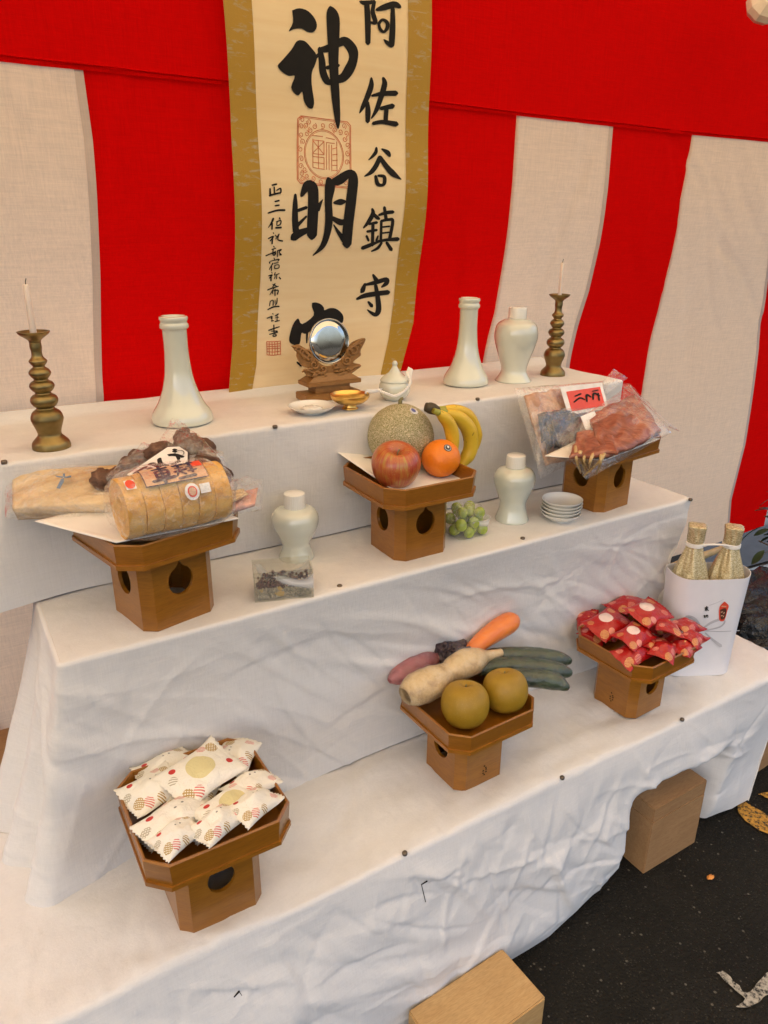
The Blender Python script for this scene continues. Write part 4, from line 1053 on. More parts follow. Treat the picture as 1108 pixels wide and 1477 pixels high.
# bananas
b = NB('banana_skin'); c = b.coord()
cc = b.ramp(b.noise(c, 20, 3), [(.3, (.62, .39, .02)), (.7, (.74, .50, .035))]); sp_n = b.noise(b.coord(scale=(1, 1, .35)), 160, 2, .7)
cc = b.mix(b.ramp(sp_n, [(.66, (0, 0, 0)), (.72, (.85, .85, .85))]), cc, (.20, .11, .02)); b.bsdf(cc, .45, None); M_ban = b.m
M_bang = simple('green_banana_neck', (.36, .36, .05), .5); M_bantip = simple('banana_tip', (.07, .055, .03), .8)
yb = onz(640, 660, zf + .04)[1] + .035
root_ = ony(626, 592, yb)
t = thing('banana_bunch', 'bunch of ripe yellow bananas leaning behind the orange', 'bananas', (root_[0] + .05, yb, zf))
for pts, rr, dy in (([(627, 592), (645, 596), (664, 604), (677, 622), (679, 645), (672, 662), (660, 676)], 12.5, .000), ([(625, 592), (636, 598), (648, 612), (653, 632), (651, 650), (645, 664)], 11, -.016), ([(627, 590), (648, 590), (667, 594), (680, 606), (688, 628), (686, 650)], 10, .026)):
    C = spline([ony(x, y, yb + dy) for x, y in pts], 7); n = len(C); u = np.linspace(0, 1, n)
    rad = rr * 1.36 / FPX * np.interp(u, [0, .12, .25, .5, .8, .94, 1], [.35, .42, .8, 1.0, .92, .5, .2])
    V, F = tube(C, rad, 10)
    bo = mesh('banana', V, F, M_ban, t)
    mesh('neck', *tube(C[:max(4, n // 6)], rad[:max(4, n // 6)] * 1.04, 10), M_bang, bo)
mesh('crown', *tube(spline([ony(614, 587, yb + .005), ony(622, 589, yb + .002), ony(632, 593, yb)], 4), [.009, .009, .010, .011, .011, .011, .010, .009, .008], 8), M_bantip, t)
# grapes in a clear pack
M_grape = simple('green_grape', (.34, .42, .07), .25, var=.25, vscale=40, **{'Subsurface Weight': .15, 'Subsurface Radius': (.01, .012, .004), 'Subsurface Scale': .3, 'Coat Weight': .2})
P = onz(682, 776, T1); bw, bd = .074, .060; GC = np.array((P[0] + .004, P[1] + .028, T1))
t = thing('grape_bunch', 'green grapes packed in a clear punnet behind the fruit stand', 'grapes', (GC[0], GC[1], T1 + .004))
gr = []; rg = np.random.RandomState(3)
for k in range(900):
    lz = rg.choice([0, 1, 2]); p_ = np.array((rg.uniform(-.032, .032), rg.uniform(-.026, .026), .0145 + lz * .0175 + rg.uniform(-.002, .002)))
    if lz == 2 and (abs(p_[0]) > .026 or abs(p_[1]) > .02): continue
    if all(np.linalg.norm((p_ - q) * np.array((1, 1, .95))) > .0195 for q in gr): gr.append(p_)
for k, p_ in enumerate(gr):
    r_ = rg.uniform(.0105, .0122); V, F = blob((0, 0, 0), (r_, r_, r_ * 1.12), 20); V = xform(V, eul(*rg.uniform(-.6, .6, 3)), GC + p_); mesh('grape', V, F, M_grape, t)
t = thing('clear_punnet', 'clear plastic punnet around the green grapes', 'punnet', (GC[0], GC[1], T1))
def tapered_shell(c, w, d, h, k, mat, parent, name, bevel=.006, rz=0):
    V = []; n = 8
    for sc_, z in ((.88, 0), (1.0, h * .97), (1.02, h)):
        for x, y in octo(1, .12): V.append((x * w * sc_, y * d * sc_, z))
    F = grid_faces(3, 8, 0, True) + [tuple(range(8))[::-1]]
    return mesh(name, rotz(np.array(V) + np.array(c), rz, c), F, mat, parent, smooth=False)
tapered_shell((GC[0], GC[1], T1 + .001), .082, .066, .036, 0, M_box, t, 'base')
V, F = blob((GC[0], GC[1], T1 + .036), (.043, .035, .030), 26, 6, .12, 3); V[:, 2] = np.maximum(V[:, 2], T1 + .0375); mesh('lid', V, F, M_film, t, smooth=False)

# clear case with grains
A_ = onz(368, 870, T1); B_ = onz(453, 862, T1); d_ = (B_ - A_)[:2]; W_ = np.linalg.norm(d_); az = math.atan2(d_[1], d_[0])
nrm = np.array((-math.sin(az), math.cos(az))); D_ = .055; H_ = hz(A_, 829) - T1; cen = np.array([*(A_[:2] + d_ / 2 + nrm * D_ / 2), T1])
t = thing('grain_case', 'clear plastic case holding rice and dark beans', 'case', cen)
def shell_box(c, w, d, h, th, rz, open_top=True):
    out = []
    for (x, y, z, sx, sy, sz) in ((0, -d / 2 + th / 2, 0, w, th, h), (0, d / 2 - th / 2, 0, w, th, h), (-w / 2 + th / 2, 0, 0, th, d - 2 * th, h), (w / 2 - th / 2, 0, 0, th, d - 2 * th, h), (0, 0, 0, w - 2 * th, d - 2 * th, th)):
        V, F = box((c[0] + x, c[1] + y, c[2] + z), (sx, sy, sz)); out.append((rotz(V, rz, c), F))
    return join(out)
mesh('base', *shell_box(cen + np.array((0, 0, .0005)), W_, D_, H_ * .86, .0018, az), M_box, t, smooth=False)
V, F = shell_box((cen[0], cen[1], 0), W_ + .0006, D_ + .0006, H_ * .16, .0018, az); V[:, 2] = T1 + H_ * 1.03 - V[:, 2]; F = [f[::-1] for f in F]
mesh('lid', V, F, M_box, t, smooth=False)
V, F = box((cen[0], cen[1] - D_ / 2 - .002, T1 + H_ * .78), (.022, .003, H_ * .2), 0, .0006); mesh('latch', rotz(V, az, cen), F, M_box, t, smooth=False)
def grains(n, z0, z1, size, seed, shp):
    r = np.random.RandomState(seed); parts = []
    bv, bf = blob((0, 0, 0), shp, 8)
    for k in range(n):
        p_ = np.array((r.uniform(-W_ / 2 + .006, W_ / 2 - .006), r.uniform(-D_ / 2 + .006, D_ / 2 - .006), r.uniform(z0, z1)))
        if r.rand() < .6: p_[1] = -D_ / 2 + .0055 + abs(r.normal(0, .002))
        V = xform(np.array(bv) * r.uniform(.8, 1.2), eul(*r.uniform(0, 6, 3)), p_); parts.append((rotz(V, az, (0, 0)) + cen, bf))
    return join(parts)
M_rice = simple('rice_grains', (.42, .37, .28), .6, var=.4, vscale=200); M_bean = simple('dark_beans', (.09, .028, .015), .4, var=.5, vscale=200); M_bpale = simple('pale_beans', (.62, .42, .14), .5, var=.2)
def pile(name, label, n, z0, z1, shp, seed, mat):
    o = mesh(name, *grains(n, z0, z1, 0, seed, shp), mat); kind(o, 'stuff'); o['label'] = label; return o
pile('rice', 'pale rice grains in the lower half of the clear case', 520, .005, H_ * .45, (.0034, .0017, .0016), 1, M_rice)
pile('beans', 'dark red beans on top of the rice in the clear case', 260, H_ * .44, H_ * .60, (.0032, .0026, .0026), 2, M_bean)
rp = np.random.RandomState(9)
for k, (fx, fz, r_) in enumerate([(-.06, .36, .0055), (-.09, .18, .0062), (-.045, .17, .0060), (.40, .46, .0055), (-.38, .33, .0045)]):
    p_ = np.array((fx * W_, -D_ / 2 + .0075, fz * H_ + .002)); V, F = blob((0, 0, 0), (r_, r_ * .8, r_), 18)
    o = mesh('bean', rotz(V + p_, az, (0, 0)) + cen, F, M_bpale); tag(o, 'pale yellow bean against the front of the clear grain case', 'bean', 'pale beans in the clear case')

# ------------------------------------------------------------------ dried goods on the first stand
Z1 = T1 + .170
def bag_shell(c, r, rz, amp, seed, mat=None, n=40, sharp=.35, zmin=None):
    # crumpled film bag: a soft box with creases
    V = []; m = n // 2 + 1
    for i in range(m):
        ph = math.pi * i / (m - 1)
        for j in range(n):
            th = 2 * math.pi * j / n
            d = Vector((math.sin(ph) * math.cos(th), math.sin(ph) * math.sin(th), -math.cos(ph)))
            e = lambda v_: math.copysign(abs(v_) ** .62, v_)
            q = Vector((e(d.x), e(d.y), e(d.z)))
            w = mnoise.ridged_multi_fractal(d * 2.2 + Vector((seed * 3.7, seed, 2.1)), .9, 2.1, 3, 1.0, 2.0) - 1.0
            s_ = 1 + amp * w
            V.append((r[0] * q.x * s_, r[1] * q.y * s_, r[2] * q.z * s_))
    V = rotz(np.array(V), rz, (0, 0)) + np.array(c)
    if zmin is not None: V[:, 2] = np.maximum(V[:, 2], zmin + .0006 * np.sin(V[:, 0] * 300))
    return V, grid_faces(m, n, 0, True)
b = NB('wheat_gluten'); c = b.coord(); f = b.noise(b.coord(scale=(1, 1, 1)), 45, 4, .6)
b.bsdf(b.ramp(f, [(.25, (.52, .24, .045)), (.5, (.68, .38, .095)), (.8, (.76, .49, .16))]), .7, b.bump(b.noise(c, 120, 3), .4, .002)); M_fu = b.m
RA = onz(172, 735, Z1 + .042); RB_ = onz(318, 706, Z1 + .042); ax = RB_ - RA; L_ = np.linalg.norm(ax); ax = ax / L_; RR = .0435
ctr = (RA + RB_) / 2
t = thing('wheat_gluten_roll', 'bagged roll of ringed tan wheat-gluten discs with a black-lettered label', 'food packet', (ctr[0], ctr[1], Z1))
side = np.cross(ax, (0, 0, 1)); side /= np.linalg.norm(side); upv = np.cross(side, ax)
nr_ = 6
for k in range(nr_):
    x0 = L_ * k / nr_; x1 = L_ * (k + 1) / nr_ - .0004
    prof = [(.012, x0 + .004), (.018, x0 + .001), (RR * .5, x0 + .002), (RR * .93, x0 + .0003), (RR * .990, x0 + .0012), (RR * (1 + .012 * math.sin(k * 2.1)), (x0 + x1) / 2), (RR * .990, x1 - .0012), (RR * .93, x1 - .0003), (RR * .5, x1 - .002), (.018, x1 - .001), (.012, x1 - .004)]
    V, F = lathe(smooth_prof(prof, 2), (0, 0), 44); V = np.array(V)
    ang = np.arctan2(V[:, 1], V[:, 0]); wob = 1 + .02 * np.sin(ang * 3 + k * 1.7) + .012 * np.sin(ang * 7 + k)
    W = RA + np.outer(V[:, 2], ax) + np.outer(V[:, 0] * wob, side) + np.outer(V[:, 1] * wob, upv); mesh('disc', W, F, M_fu, t)
def on_roll(s_, a, lift=.004):
    return RA + ax * s_ + (side * math.sin(a) + upv * math.cos(a)) * (RR * 1.02 + lift)
def roll_patch(s0, s1, a0, a1, lift, mat, name, parent, nu=14, nv=10):
    V = [on_roll(s0 + (s1 - s0) * i / (nu - 1), a0 + (a1 - a0) * j / (nv - 1), lift) for j in range(nv) for i in range(nu)]
    return mesh(name, V, grid_faces(nv, nu), mat, parent)
sg = 1 if (side @ to_cam(ctr)) > 0 else -1          # side of the roll that faces the viewer
film = mesh('film', *bag_shell(ctr + np.array((0, 0, .001)), (L_ * .60, RR * 1.22, RR * 1.15), math.atan2(ax[1], ax[0]), .05, 2, zmin=Z1 + .001), M_film, t, smooth=True)
M_lab = simple('label_buff', (.60, .36, .22), .6); M_labw = simple('label_white', (.78, .76, .72), .55); M_labr = simple('label_red', (.72, .07, .03), .5); M_navy = simple('label_navy', (.035, .025, .06), .6)
lab = roll_patch(L_ * .20, L_ * .80, sg * .05, sg * .78, .0065, M_navy, 'label', t)
roll_patch(L_ * .207, L_ * .793, sg * .075, sg * .755, .0072, M_lab, 'label_field', lab)
S0, S1, A0, A1 = L_ * .20, L_ * .80, .05, .78
def onlab(u, v, off): return on_roll(S0 + (S1 - S0) * u / 100, sg * (A0 + (A1 - A0) * v / 50), .0076 + off)
kuruma = [[(20,10,1.6),(42,8,2)],[(22,18,1.6),(22,34,1.8)],[(22,18,1.6),(41,17,1.8),(40,33,1.8)],[(23,26,1.4),(40,25,1.4)],[(22,34,1.6),(40,33,1.6)],[(14,41,2),(48,38,2.4)],[(31,4,1.8),(31,47,2)]]
fu = [[(52,10,1.6),(68,8,1.8)],[(54,18,1.4),(66,17,1.5)],[(60,4,1.6),(60,24,1.7)],[(51,27,1.8),(70,24,2)],[(58,26,1.5),(52,38,1)],[(60,30,1.5),(66,36,1.6)],[(54,44,1.8),(80,42,2.2)],[(72,8,1.6),(84,7,1.8)],[(78,4,1.7),(78,34,1.8)],[(72,18,1.4),(84,17,1.5)],[(72,30,1.5),(85,28,1.6)]]
mesh('lettering', *strokes_mesh([[(u, v, w * 1.45) for u, v, w in st_] for st_ in kuruma + fu], [], onlab, .0), M_navy, lab, smooth=False)
roll_patch(L_ * .69, L_ * .785, sg * .10, sg * .36, .0082, M_labr, 'red_flash', lab)
rs = roll_patch(L_ * .03, L_ * .12, sg * .42, sg * .74, .0066, M_labw, 'emblem_label', t, 8, 8)
def ondisc(s_, a, r_, lift, name, mat, parent, n=20):
    V = [on_roll(s_, sg * a, lift)] + [on_roll(s_ + r_ * math.cos(q), sg * (a + r_ / RR * math.sin(q)), lift) for q in np.linspace(0, 2 * math.pi, n, endpoint=False)]
    return mesh(name, V, [(0, i + 1, (i + 1) % n + 1) for i in range(n)], mat, parent)
ondisc(L_ * .075, .58, .0065, .0074, 'emblem', M_labr, rs)
s_ = ondisc(L_ * .60, 1.12, .0105, .0066, 'round_sticker', M_labw, t); ondisc(L_ * .60, 1.12, .0068, .0074, 'emblem', M_labr, s_); ondisc(L_ * .60, 1.12, .0050, .008, 'emblem', M_lab, s_)
roll_patch(L_ * .68, L_ * .78, sg * .95, sg * 1.22, .0066, M_labw, 'price_sticker', t, 6, 6)

# shiitake bag
b = NB('dried_mushroom'); c = b.coord(); f = b.noise(c, 60, 5, .7)
b.bsdf(b.ramp(f, [(.3, (.040, .018, .010)), (.55, (.13, .060, .032)), (.75, (.30, .17, .10))]), .6, b.bump(f, 1.0, .006)); M_shi = b.m
BC = onz(245, 672, Z1 + .055); BC = np.array((BC[0], BC[1], Z1))
t = thing('dried_mushroom_bag', 'bag of dark dried mushrooms with a white lettered label behind the roll', 'food packet', (BC[0], BC[1] , Z1))
for k, (x, y, zz, r_) in enumerate([(272, 640, .085, .020), (302, 672, .055, .026), (232, 652, .080, .022), (208, 664, .060, .022), (188, 672, .055, .020), (172, 690, .040, .022), (152, 694, .040, .020), (296, 648, .068, .020), (250, 660, .060, .024), (316, 684, .040, .02), (262, 628, .085, .014)]):
    p_ = onz(x, y, Z1 + zz); V, F = blob((0, 0, 0), (r_ * 1.15, r_ * 1.05, r_ * .75), 30, k + 3, .20, 2.4); mesh('mushroom', xform(V, eul(.5 * math.sin(k * 2.1) + .5, .6 * math.sin(k * 1.3), k), p_), F, M_shi, t)
c0 = onz(235, 668, Z1 + .055)
def pouch(label_or_none, cs, thick, bulge, amp, seed, mat, name, parent=None, nu=30, nv=24, freq=6, wav=0.0, smooth=True):
    V, F, uv = slab(cs, .0025, nu, nv, amp, seed, bulge + thick * .55, freq, 0.0, wav); return mesh(name, V, F, mat, parent, smooth=smooth, uv=uv)
pouch(None, [onz(118, 725, Z1 + .012), onz(345, 715, Z1 + .012), onz(322, 650, Z1 + .070), onz(205, 640, Z1 + .085)], .030, .022, .010, 4, M_film, 'film', t, 36, 30, 6)
pouch(None, [onz(225, 645, Z1 + .09), onz(320, 660, Z1 + .08), onz(262, 612, Z1 + .105), onz(248, 606, Z1 + .105)], .008, .008, .006, 14, M_film, 'film_neck', t, 20, 18, 6)
LQ = [onz(188, 696, Z1 + .088), onz(206, 704, Z1 + .088), onz(283, 664, Z1 + .098), onz(250, 648, Z1 + .102)]
def quadmap(q, lift=.0):
    q = [np.asarray(a) for a in q]; n = np.cross(q[1] - q[0], q[3] - q[0]); n /= np.linalg.norm(n); n = n if n[2] > 0 else -n
    return lambda u, v, off=0.0: (1 - u) * (1 - v) * q[0] + u * (1 - v) * q[1] + u * v * q[2] + (1 - u) * v * q[3] + n * (off + lift)
def flat_poly(pts, mp, off, mat, name, parent, th=.0008):
    n = len(pts); V = [mp(u, v, off) for u, v in pts] + [mp(u, v, off - th) for u, v in pts]
    return mesh(name, V, [tuple(range(n)), tuple(range(2 * n - 1, n - 1, -1))] + [(i, i + n, (i + 1) % n + n, (i + 1) % n) for i in range(n)], mat, parent, smooth=False)
lq = quadmap([onz(182, 688, Z1 + .074), onz(210, 704, Z1 + .071), onz(288, 664, Z1 + .090), onz(252, 640, Z1 + .100)])
hexa = [(0, .0), (1, 0), (1, .82), (.62, 1.0), (.25, 1.0), (0, .86)]
lb = flat_poly(hexa, lq, .003, M_stk, 'label', t); flat_poly([(.05 + .9 * u, .02 + .955 * v) for u, v in hexa], lq, .0042, M_labw, 'label_field', lb)
def lmap(u, v, off): return lq(1 - v / 100, 1 - u / 100 * 1.0, .0046 + off)
don = [[(16,30,3),(22,55,4),(34,68,4),(40,40,3)],[(24,30,3),(20,46,3)],[(12,66,2.5),(14,74,2.5)],[(15,60,2.5),(17,68,2.5)],[(46,28,3),(50,50,4),(44,72,4)],[(48,52,3),(56,40,3.5),(58,66,4),(62,76,3)],[(66,34,3.5),(70,60,4)],[(76,30,3.5),(78,56,3),(86,66,4),(84,74,4),(74,72,3)],[(70,62,3),(72,76,3.5),(90,80,3.5)]]
mesh('lettering', *strokes_mesh(don, [], lmap, .0), M_ink, lb, smooth=False)
mesh('lettering', *strokes_mesh([[(x, 20, 1.3), (x + 2, 28, 1.3)] for x in (26, 30, 34, 38)] + [[(x, 24, 1.0), (x + 3, 24, 1.0)] for x in (26, 32, 37)] + [[(14 + 7 * math.cos(a), 48 + 12 * math.sin(a), .7) for a in np.linspace(0, 6.28, 14)]] , [], lmap, .0), M_ink, lb, smooth=False)
# pale bagged slab jutting out at the back
b = NB('pale_dried_sheet'); c = b.coord(); f = b.noise(b.coord(scale=(3, 30, 12)), 2, 5, .6)
b.bsdf(b.ramp(f, [(.3, (.42, .26, .11)), (.55, (.60, .43, .22)), (.8, (.70, .54, .32))]), .6, b.bump(f, .6, .004)); M_slab = b.m
t = thing('dried_food_packet', 'pale tan dried food packet with a small blue dragonfly print, jutting past the tray', 'food packet', onz(100, 715, Z1))
cs = [onz(22, 742, Z1 + .002), onz(165, 736, Z1 + .004), onz(178, 678, Z1 + .040), onz(22, 688, Z1 + .040)]
V, F, uv = slab(cs, .026, 30, 20, .0035, 11, .006, 5); mesh('contents', V, F, M_slab, t, uv=uv)
pouch(None, [onz(8, 748, Z1 + .002), onz(168, 742, Z1 + .004), onz(186, 670, Z1 + .044), onz(6, 680, Z1 + .044)], .034, .008, .005, 12, M_film, 'film', t)
qm = quadmap(cs, .024)
M_tea = simple('print_blue', (.06, .16, .28), .5)
for poly in ([(.46, .30), (.49, .52), (.515, .54), (.52, .46), (.49, .28)], [(.43, .62), (.51, .58), (.51, .55), (.45, .58)], [(.515, .57), (.58, .60), (.58, .56), (.52, .54)], [(.505, .58), (.50, .66), (.52, .66), (.525, .58)]): flat_poly(poly, qm, .006, M_tea, 'print', t)
# folded yuba packet and pinkish packet at the other end
t = thing('dried_food_packet', 'small bag of folded yellowish dried strips beside the end of the roll', 'food packet', onz(330, 720, Z1))
rk = np.random.RandomState(8)
for k in range(6):
    a = onz(306 + rk.uniform(-4, 8), 722 + rk.uniform(-10, 8), Z1 + .02); c_ = onz(350 + rk.uniform(-6, 4), 712 + rk.uniform(-9, 9), Z1 + .018)
    V, F, uv = slab([a, a + np.array((.004, -.012, .002)), c_ + np.array((.003, -.010, .003)), c_], .0025, 14, 6, .004, 60 + k, .002, 3); mesh('strip', V, F, M_slab, t)
M_pink = simple('pink_dried_flesh', (.55, .27, .20), .6, var=.3, vscale=40, bump=.6, bscale=80)
V, F, uv = slab([onz(322, 742, Z1 + .006), onz(368, 728, Z1 + .004), onz(372, 706, Z1 + .012), onz(330, 716, Z1 + .014)], .006, 18, 12, .002, 71, .002); mesh('contents', V, F, M_pink, t)
pouch(None, [onz(305, 748, Z1 + .004), onz(378, 735, Z1 + .002), onz(380, 690, Z1 + .022), onz(308, 694, Z1 + .032)], .018, .006, .006, 13, M_film, 'film', t)

# ------------------------------------------------------------------ dried squid packets on the third stand
def flesh(name, c1, c2, c3, sc=40):
    b = NB(name); c = b.coord(); f = b.noise(c, sc, 5, .65, 1.0)
    b.bsdf(b.ramp(f, [(.28, c1), (.5, c2), (.72, c3)]), .5, b.bump(f, .8, .005), **{'Coat Weight': .15}); return b.m
M_sq1 = flesh('pale_dried_squid', (.28, .13, .07), (.50, .28, .17), (.62, .40, .28), 30)
M_sq2 = flesh('red_dried_squid', (.13, .035, .018), (.30, .095, .05), (.46, .21, .13), 24)
M_kelp = flesh('dark_kelp', (.008, .007, .006), (.022, .020, .018), (.09, .08, .075), 22)
Z3 = T1 + .170
t = thing('dried_squid_packet', 'flat clear packet of pale dried squid with a red and white label', 'food packet', onz(800, 620, Z3))
A4 = [ony(780, 690, 1.045), ony(880, 640, 1.085), ony(870, 550, 1.19), ony(742, 560, 1.165)]
q1 = quadmap(A4, .004)
cs = [q1(.10, .08), q1(.86, .10), q1(.60, .9), q1(.06, .92)]
V, F, uv = slab(cs, .007, 34, 26, .004, 21, .002, 6, 0, .006); mesh('contents', V, F, M_sq1, t)
pouch(None, A4, .016, .006, .005, 22, M_film, 'film', t)
pouch(None, [A4[2], q1(1.0, .75), ony(905, 545, 1.18), ony(885, 532, 1.20)], .002, .001, .004, 23, M_film, 'film_flap', t, 14, 12)
q2 = quadmap([ony(818, 600, 1.105), ony(876, 590, 1.125), ony(866, 553, 1.165), ony(806, 559, 1.145)], .004)
lb = flat_poly([(0, 0), (1, 0), (1, 1), (0, 1)], q2, .0, M_labw, 'label', t); flat_poly([(.10, .10), (.92, .12), (.92, .84), (.10, .80)], q2, .0012, M_labr, 'label_field', lb)
mesh('lettering', *strokes_mesh([[(20, 40, 2), (36, 52, 3), (46, 44, 2)], [(26, 60, 2), (40, 66, 3)], [(50, 36, 2), (54, 60, 3), (62, 50, 2)], [(66, 40, 2), (72, 62, 3), (84, 50, 2)], [(70, 70, 2), (84, 72, 2)], [(80, 34, 2), (82, 60, 2)]], [], lambda u, v, off: q2(u / 100, v / 100, .0018 + off), 0), M_ink, lb, smooth=False)
t = thing('dried_kelp_packet', 'folded dark dried kelp in clear film between the squid packets', 'food packet', onz(810, 640, Z3))
rk = np.random.RandomState(12)
for k in range(7):
    x0 = 776 + k * 4; yy = 1.100 - k * .0025; a = ony(x0, 598 + k * 1.5, yy); b_ = ony(x0 + 44, 589 + k * 2, yy + .006); c_ = ony(x0 + 30 - k * 2, 632 + k * 4, yy - .03); d_ = ony(x0 + 6 + k * 2, 646 + rk.uniform(-8, 10), yy - .04)
    V, F, uv = slab([d_, c_, b_, a], .002, 16, 14, .004, 80 + k, .003, 4, 0, .006); mesh('kelp_strip', V, F, M_kelp, t)
pouch(None, [ony(776, 672, 1.035), ony(850, 660, 1.045), ony(852, 588, 1.10), ony(766, 592, 1.09)], .012, .006, .005, 26, M_film, 'film', t)
t = thing('dried_squid_packet', 'clear packet of reddish dried squid drooping over the tray edge', 'food packet', onz(880, 640, Z3))
B4 = [ony(846, 692, .960), onz(968, 624, Z3 + .012), ony(908, 556, 1.135), ony(798, 628, 1.06)]
q3 = quadmap(B4, .004)
def sheetflesh(pts4, seed, mat, th=.007, amp=.004): V, F, uv = slab(pts4, th, 30, 24, amp, seed, .004, 6, 0, .008); return mesh('contents', V, F, mat, t)
sheetflesh([onz(866, 660, Z3 + .008), onz(956, 624, Z3 + .010), ony(912, 568, 1.110), ony(850, 600, 1.080)], 31, M_sq2)
sheetflesh([onz(822, 662, Z3 + .004), onz(890, 652, Z3 + .016), ony(884, 618, 1.035), ony(834, 624, 1.040)], 32, M_sq2)
M_sq3 = flesh('amber_tentacle', (.30, .16, .05), (.52, .36, .15), (.62, .48, .26), 40)
for k in range(7):
    p0 = onz(830 + k * 7, 648 + rk.uniform(-6, 4), Z3 + .014); p1 = onz(828 + k * 7 + rk.uniform(-8, 4), 664 + rk.uniform(-4, 4), Z3 + .004); p2 = ony(842 + rk.uniform(-14, 20), 682 + rk.uniform(-8, 5), .962)
    C = spline([p0, p1, p2], 6); mesh('tentacle', *tube(C, np.linspace(.0045, .0016, len(C)), 7), M_sq3, t)
flat_poly([(.0, .0), (1, 0), (1, 1), (0, 1)], quadmap([ony(846, 628, 1.040), ony(866, 620, 1.045), ony(856, 594, 1.075), ony(836, 602, 1.070)], .004), 0, M_labw, 'label', t)
pouch(None, B4, .020, .009, .006, 33, M_film, 'film', t, 34, 28)
pouch(None, [q3(.0, 0), q3(.35, .0), q3(.3, .3), q3(.0, .35)], .018, .01, .008, 34, M_film, 'film_fold', t, 20, 18)
pouch(None, [q3(1, 1), q3(1.0, .1), ony(980, 622, 1.035), ony(892, 552, 1.145)], .002, .001, .004, 35, M_film, 'film_seam', t, 14, 10)

# ------------------------------------------------------------------ vegetables on the fifth stand
Zv = T0 + .136
b = NB('pear_skin'); c = b.coord(); vd = b.n('ShaderNodeTexVoronoi'); vd.inputs['Scale'].default_value = 420; b.l(c, vd.inputs['Vector'])
cc = b.ramp(b.noise(c, 16, 4), [(.3, (.29, .165, .007)), (.7, (.39, .235, .015))]); cc = b.mix(b.math('MULTIPLY', b.math('LESS_THAN', vd.outputs['Distance'], .2), .55), cc, (.46, .33, .09)); b.bsdf(cc, .5, b.bump(vd.outputs['Distance'], .15, .001)); M_pear = b.m
def pear(px, r, label, tl):
    P = onz(px[0], px[1], Zv + r * .93); t = thing('pear', label, 'pear', (P[0], P[1], Zv), 'brown pears')
    pr = [(.004, -.78), (.3, -.88), (.5, -.90), (.75, -.72), (.95, -.32), (1.0, .05), (.95, .42), (.78, .74), (.5, .92), (.28, .94), (.12, .84), (.004, .76)]
    V, F = lathe(smooth_prof([(a * r, z * r) for a, z in pr], 4), (0, 0), 56); Mt = eul(*tl)
    V[:, 2] *= .95; mesh('flesh', xform(V, Mt, P), F, M_pear, t)
    a_ = Mt @ np.array((0, 0, r * .76)); mesh('stem', *tube([P + a_, P + a_ + np.array((0, -.001, .006))], [.0018, .0015], 7), M_stem, t)
pear((671, 1016), .0440, 'round russet pear in front, touching the wrapped lotus root', (-.15, .1, 0))
pear((729, 996), .0425, 'round russet pear beside the bagged cucumbers', (-.1, .25, 1))
def veg(name, label, pts, k, mat, n=20, seed=0, amp=.06, wrap=True, z=None, sub='flesh'):
    P = np.array([onz(x, y, T0 + zz) for x, y, zz, r in pts]); rad = np.array([r for *_, r in pts]) * 1.27 / FPX
    A = smooth_prof(np.c_[P, rad], k); V, F = tube(A[:, :3], np.maximum(A[:, 3], .001), n); V = np.array(V)
    for i in range(len(V)):
        c_ = A[i // n, :3]; V[i] = c_ + (V[i] - c_) * (1 + amp * mnoise.noise(Vector(V[i]) * 60 + Vector((seed, 0, 0))))
    t = thing(name, label, 'vegetable', (P[:, 0].mean(), P[:, 1].mean(), V[:, 2].min()))
    mesh(sub, V, F, mat, t)
    if wrap:
        W = np.array(V)
        for i in range(len(W)):
            c_ = A[i // n, :3]; W[i] = c_ + (V[i] - c_) * (1.06 + .05 * mnoise.noise(Vector(V[i]) * 140 + Vector((seed, 5, 0)))) + (V[i] - c_) / (np.linalg.norm(V[i] - c_) + 1e-9) * .0008
        mesh('film', W, F, M_film2, t, smooth=False)
    return t, A
b = NB('lotus_skin'); c = b.coord(); f = b.noise(c, 35, 5, .65)
b.bsdf(b.ramp(f, [(.28, (.30, .17, .06)), (.5, (.58, .41, .20)), (.75, (.68, .54, .32))]), .5, b.bump(f, .4, .002)); M_lotus = b.m
b = NB('carrot_skin'); c = b.coord(); f = b.noise(b.coord(scale=(1, 1, 1), rot=(0, .6, .5)), 45, 5, .7)
b.bsdf(b.ramp(f, [(.3, (.74, .15, .004)), (.7, (.86, .23, .010))]), .45, b.bump(f, .4, .002)); M_car = b.m
b = NB('cucumber_skin'); c = b.coord(); f = b.noise(c, 50, 4, .6); vd = b.n('ShaderNodeTexVoronoi'); vd.inputs['Scale'].default_value = 130; b.l(c, vd.inputs['Vector'])
cc = b.ramp(f, [(.3, (.006, .016, .005)), (.7, (.026, .055, .013))]); b.bsdf(cc, .35, b.bump(vd.outputs['Distance'], .5, .002)); M_cuc = b.m
M_swp = simple('sweet_potato_skin', (.30, .085, .09), .55, var=.35, vscale=40, bump=.4, bscale=90)
M_dark = flesh('dark_leaf', (.02, .012, .014), (.07, .045, .05), (.20, .15, .15), 30)
veg('lotus_root', 'film-wrapped two-segment pale lotus root lying across the tray', [(584, 1004, .185, 14), (592, 999, .187, 22), (608, 991, .190, 26), (626, 982, .193, 25), (640, 974, .195, 19), (647, 970, .196, 17), (656, 965, .198, 21), (672, 957, .200, 24), (688, 951, .200, 20), (700, 947, .198, 11), (712, 944, .197, 8), (723, 941, .196, 6.5)], 4, M_lotus, 24, 1, .08)
veg('carrot', 'thick orange carrot in tight film pointing up behind the lotus root', [(672, 946, .190, 8), (684, 934, .200, 13), (704, 918, .210, 16.5), (724, 904, .220, 18.5), (738, 896, .225, 17), (745, 892, .227, 9)], 5, M_car, 24, 2, .05)
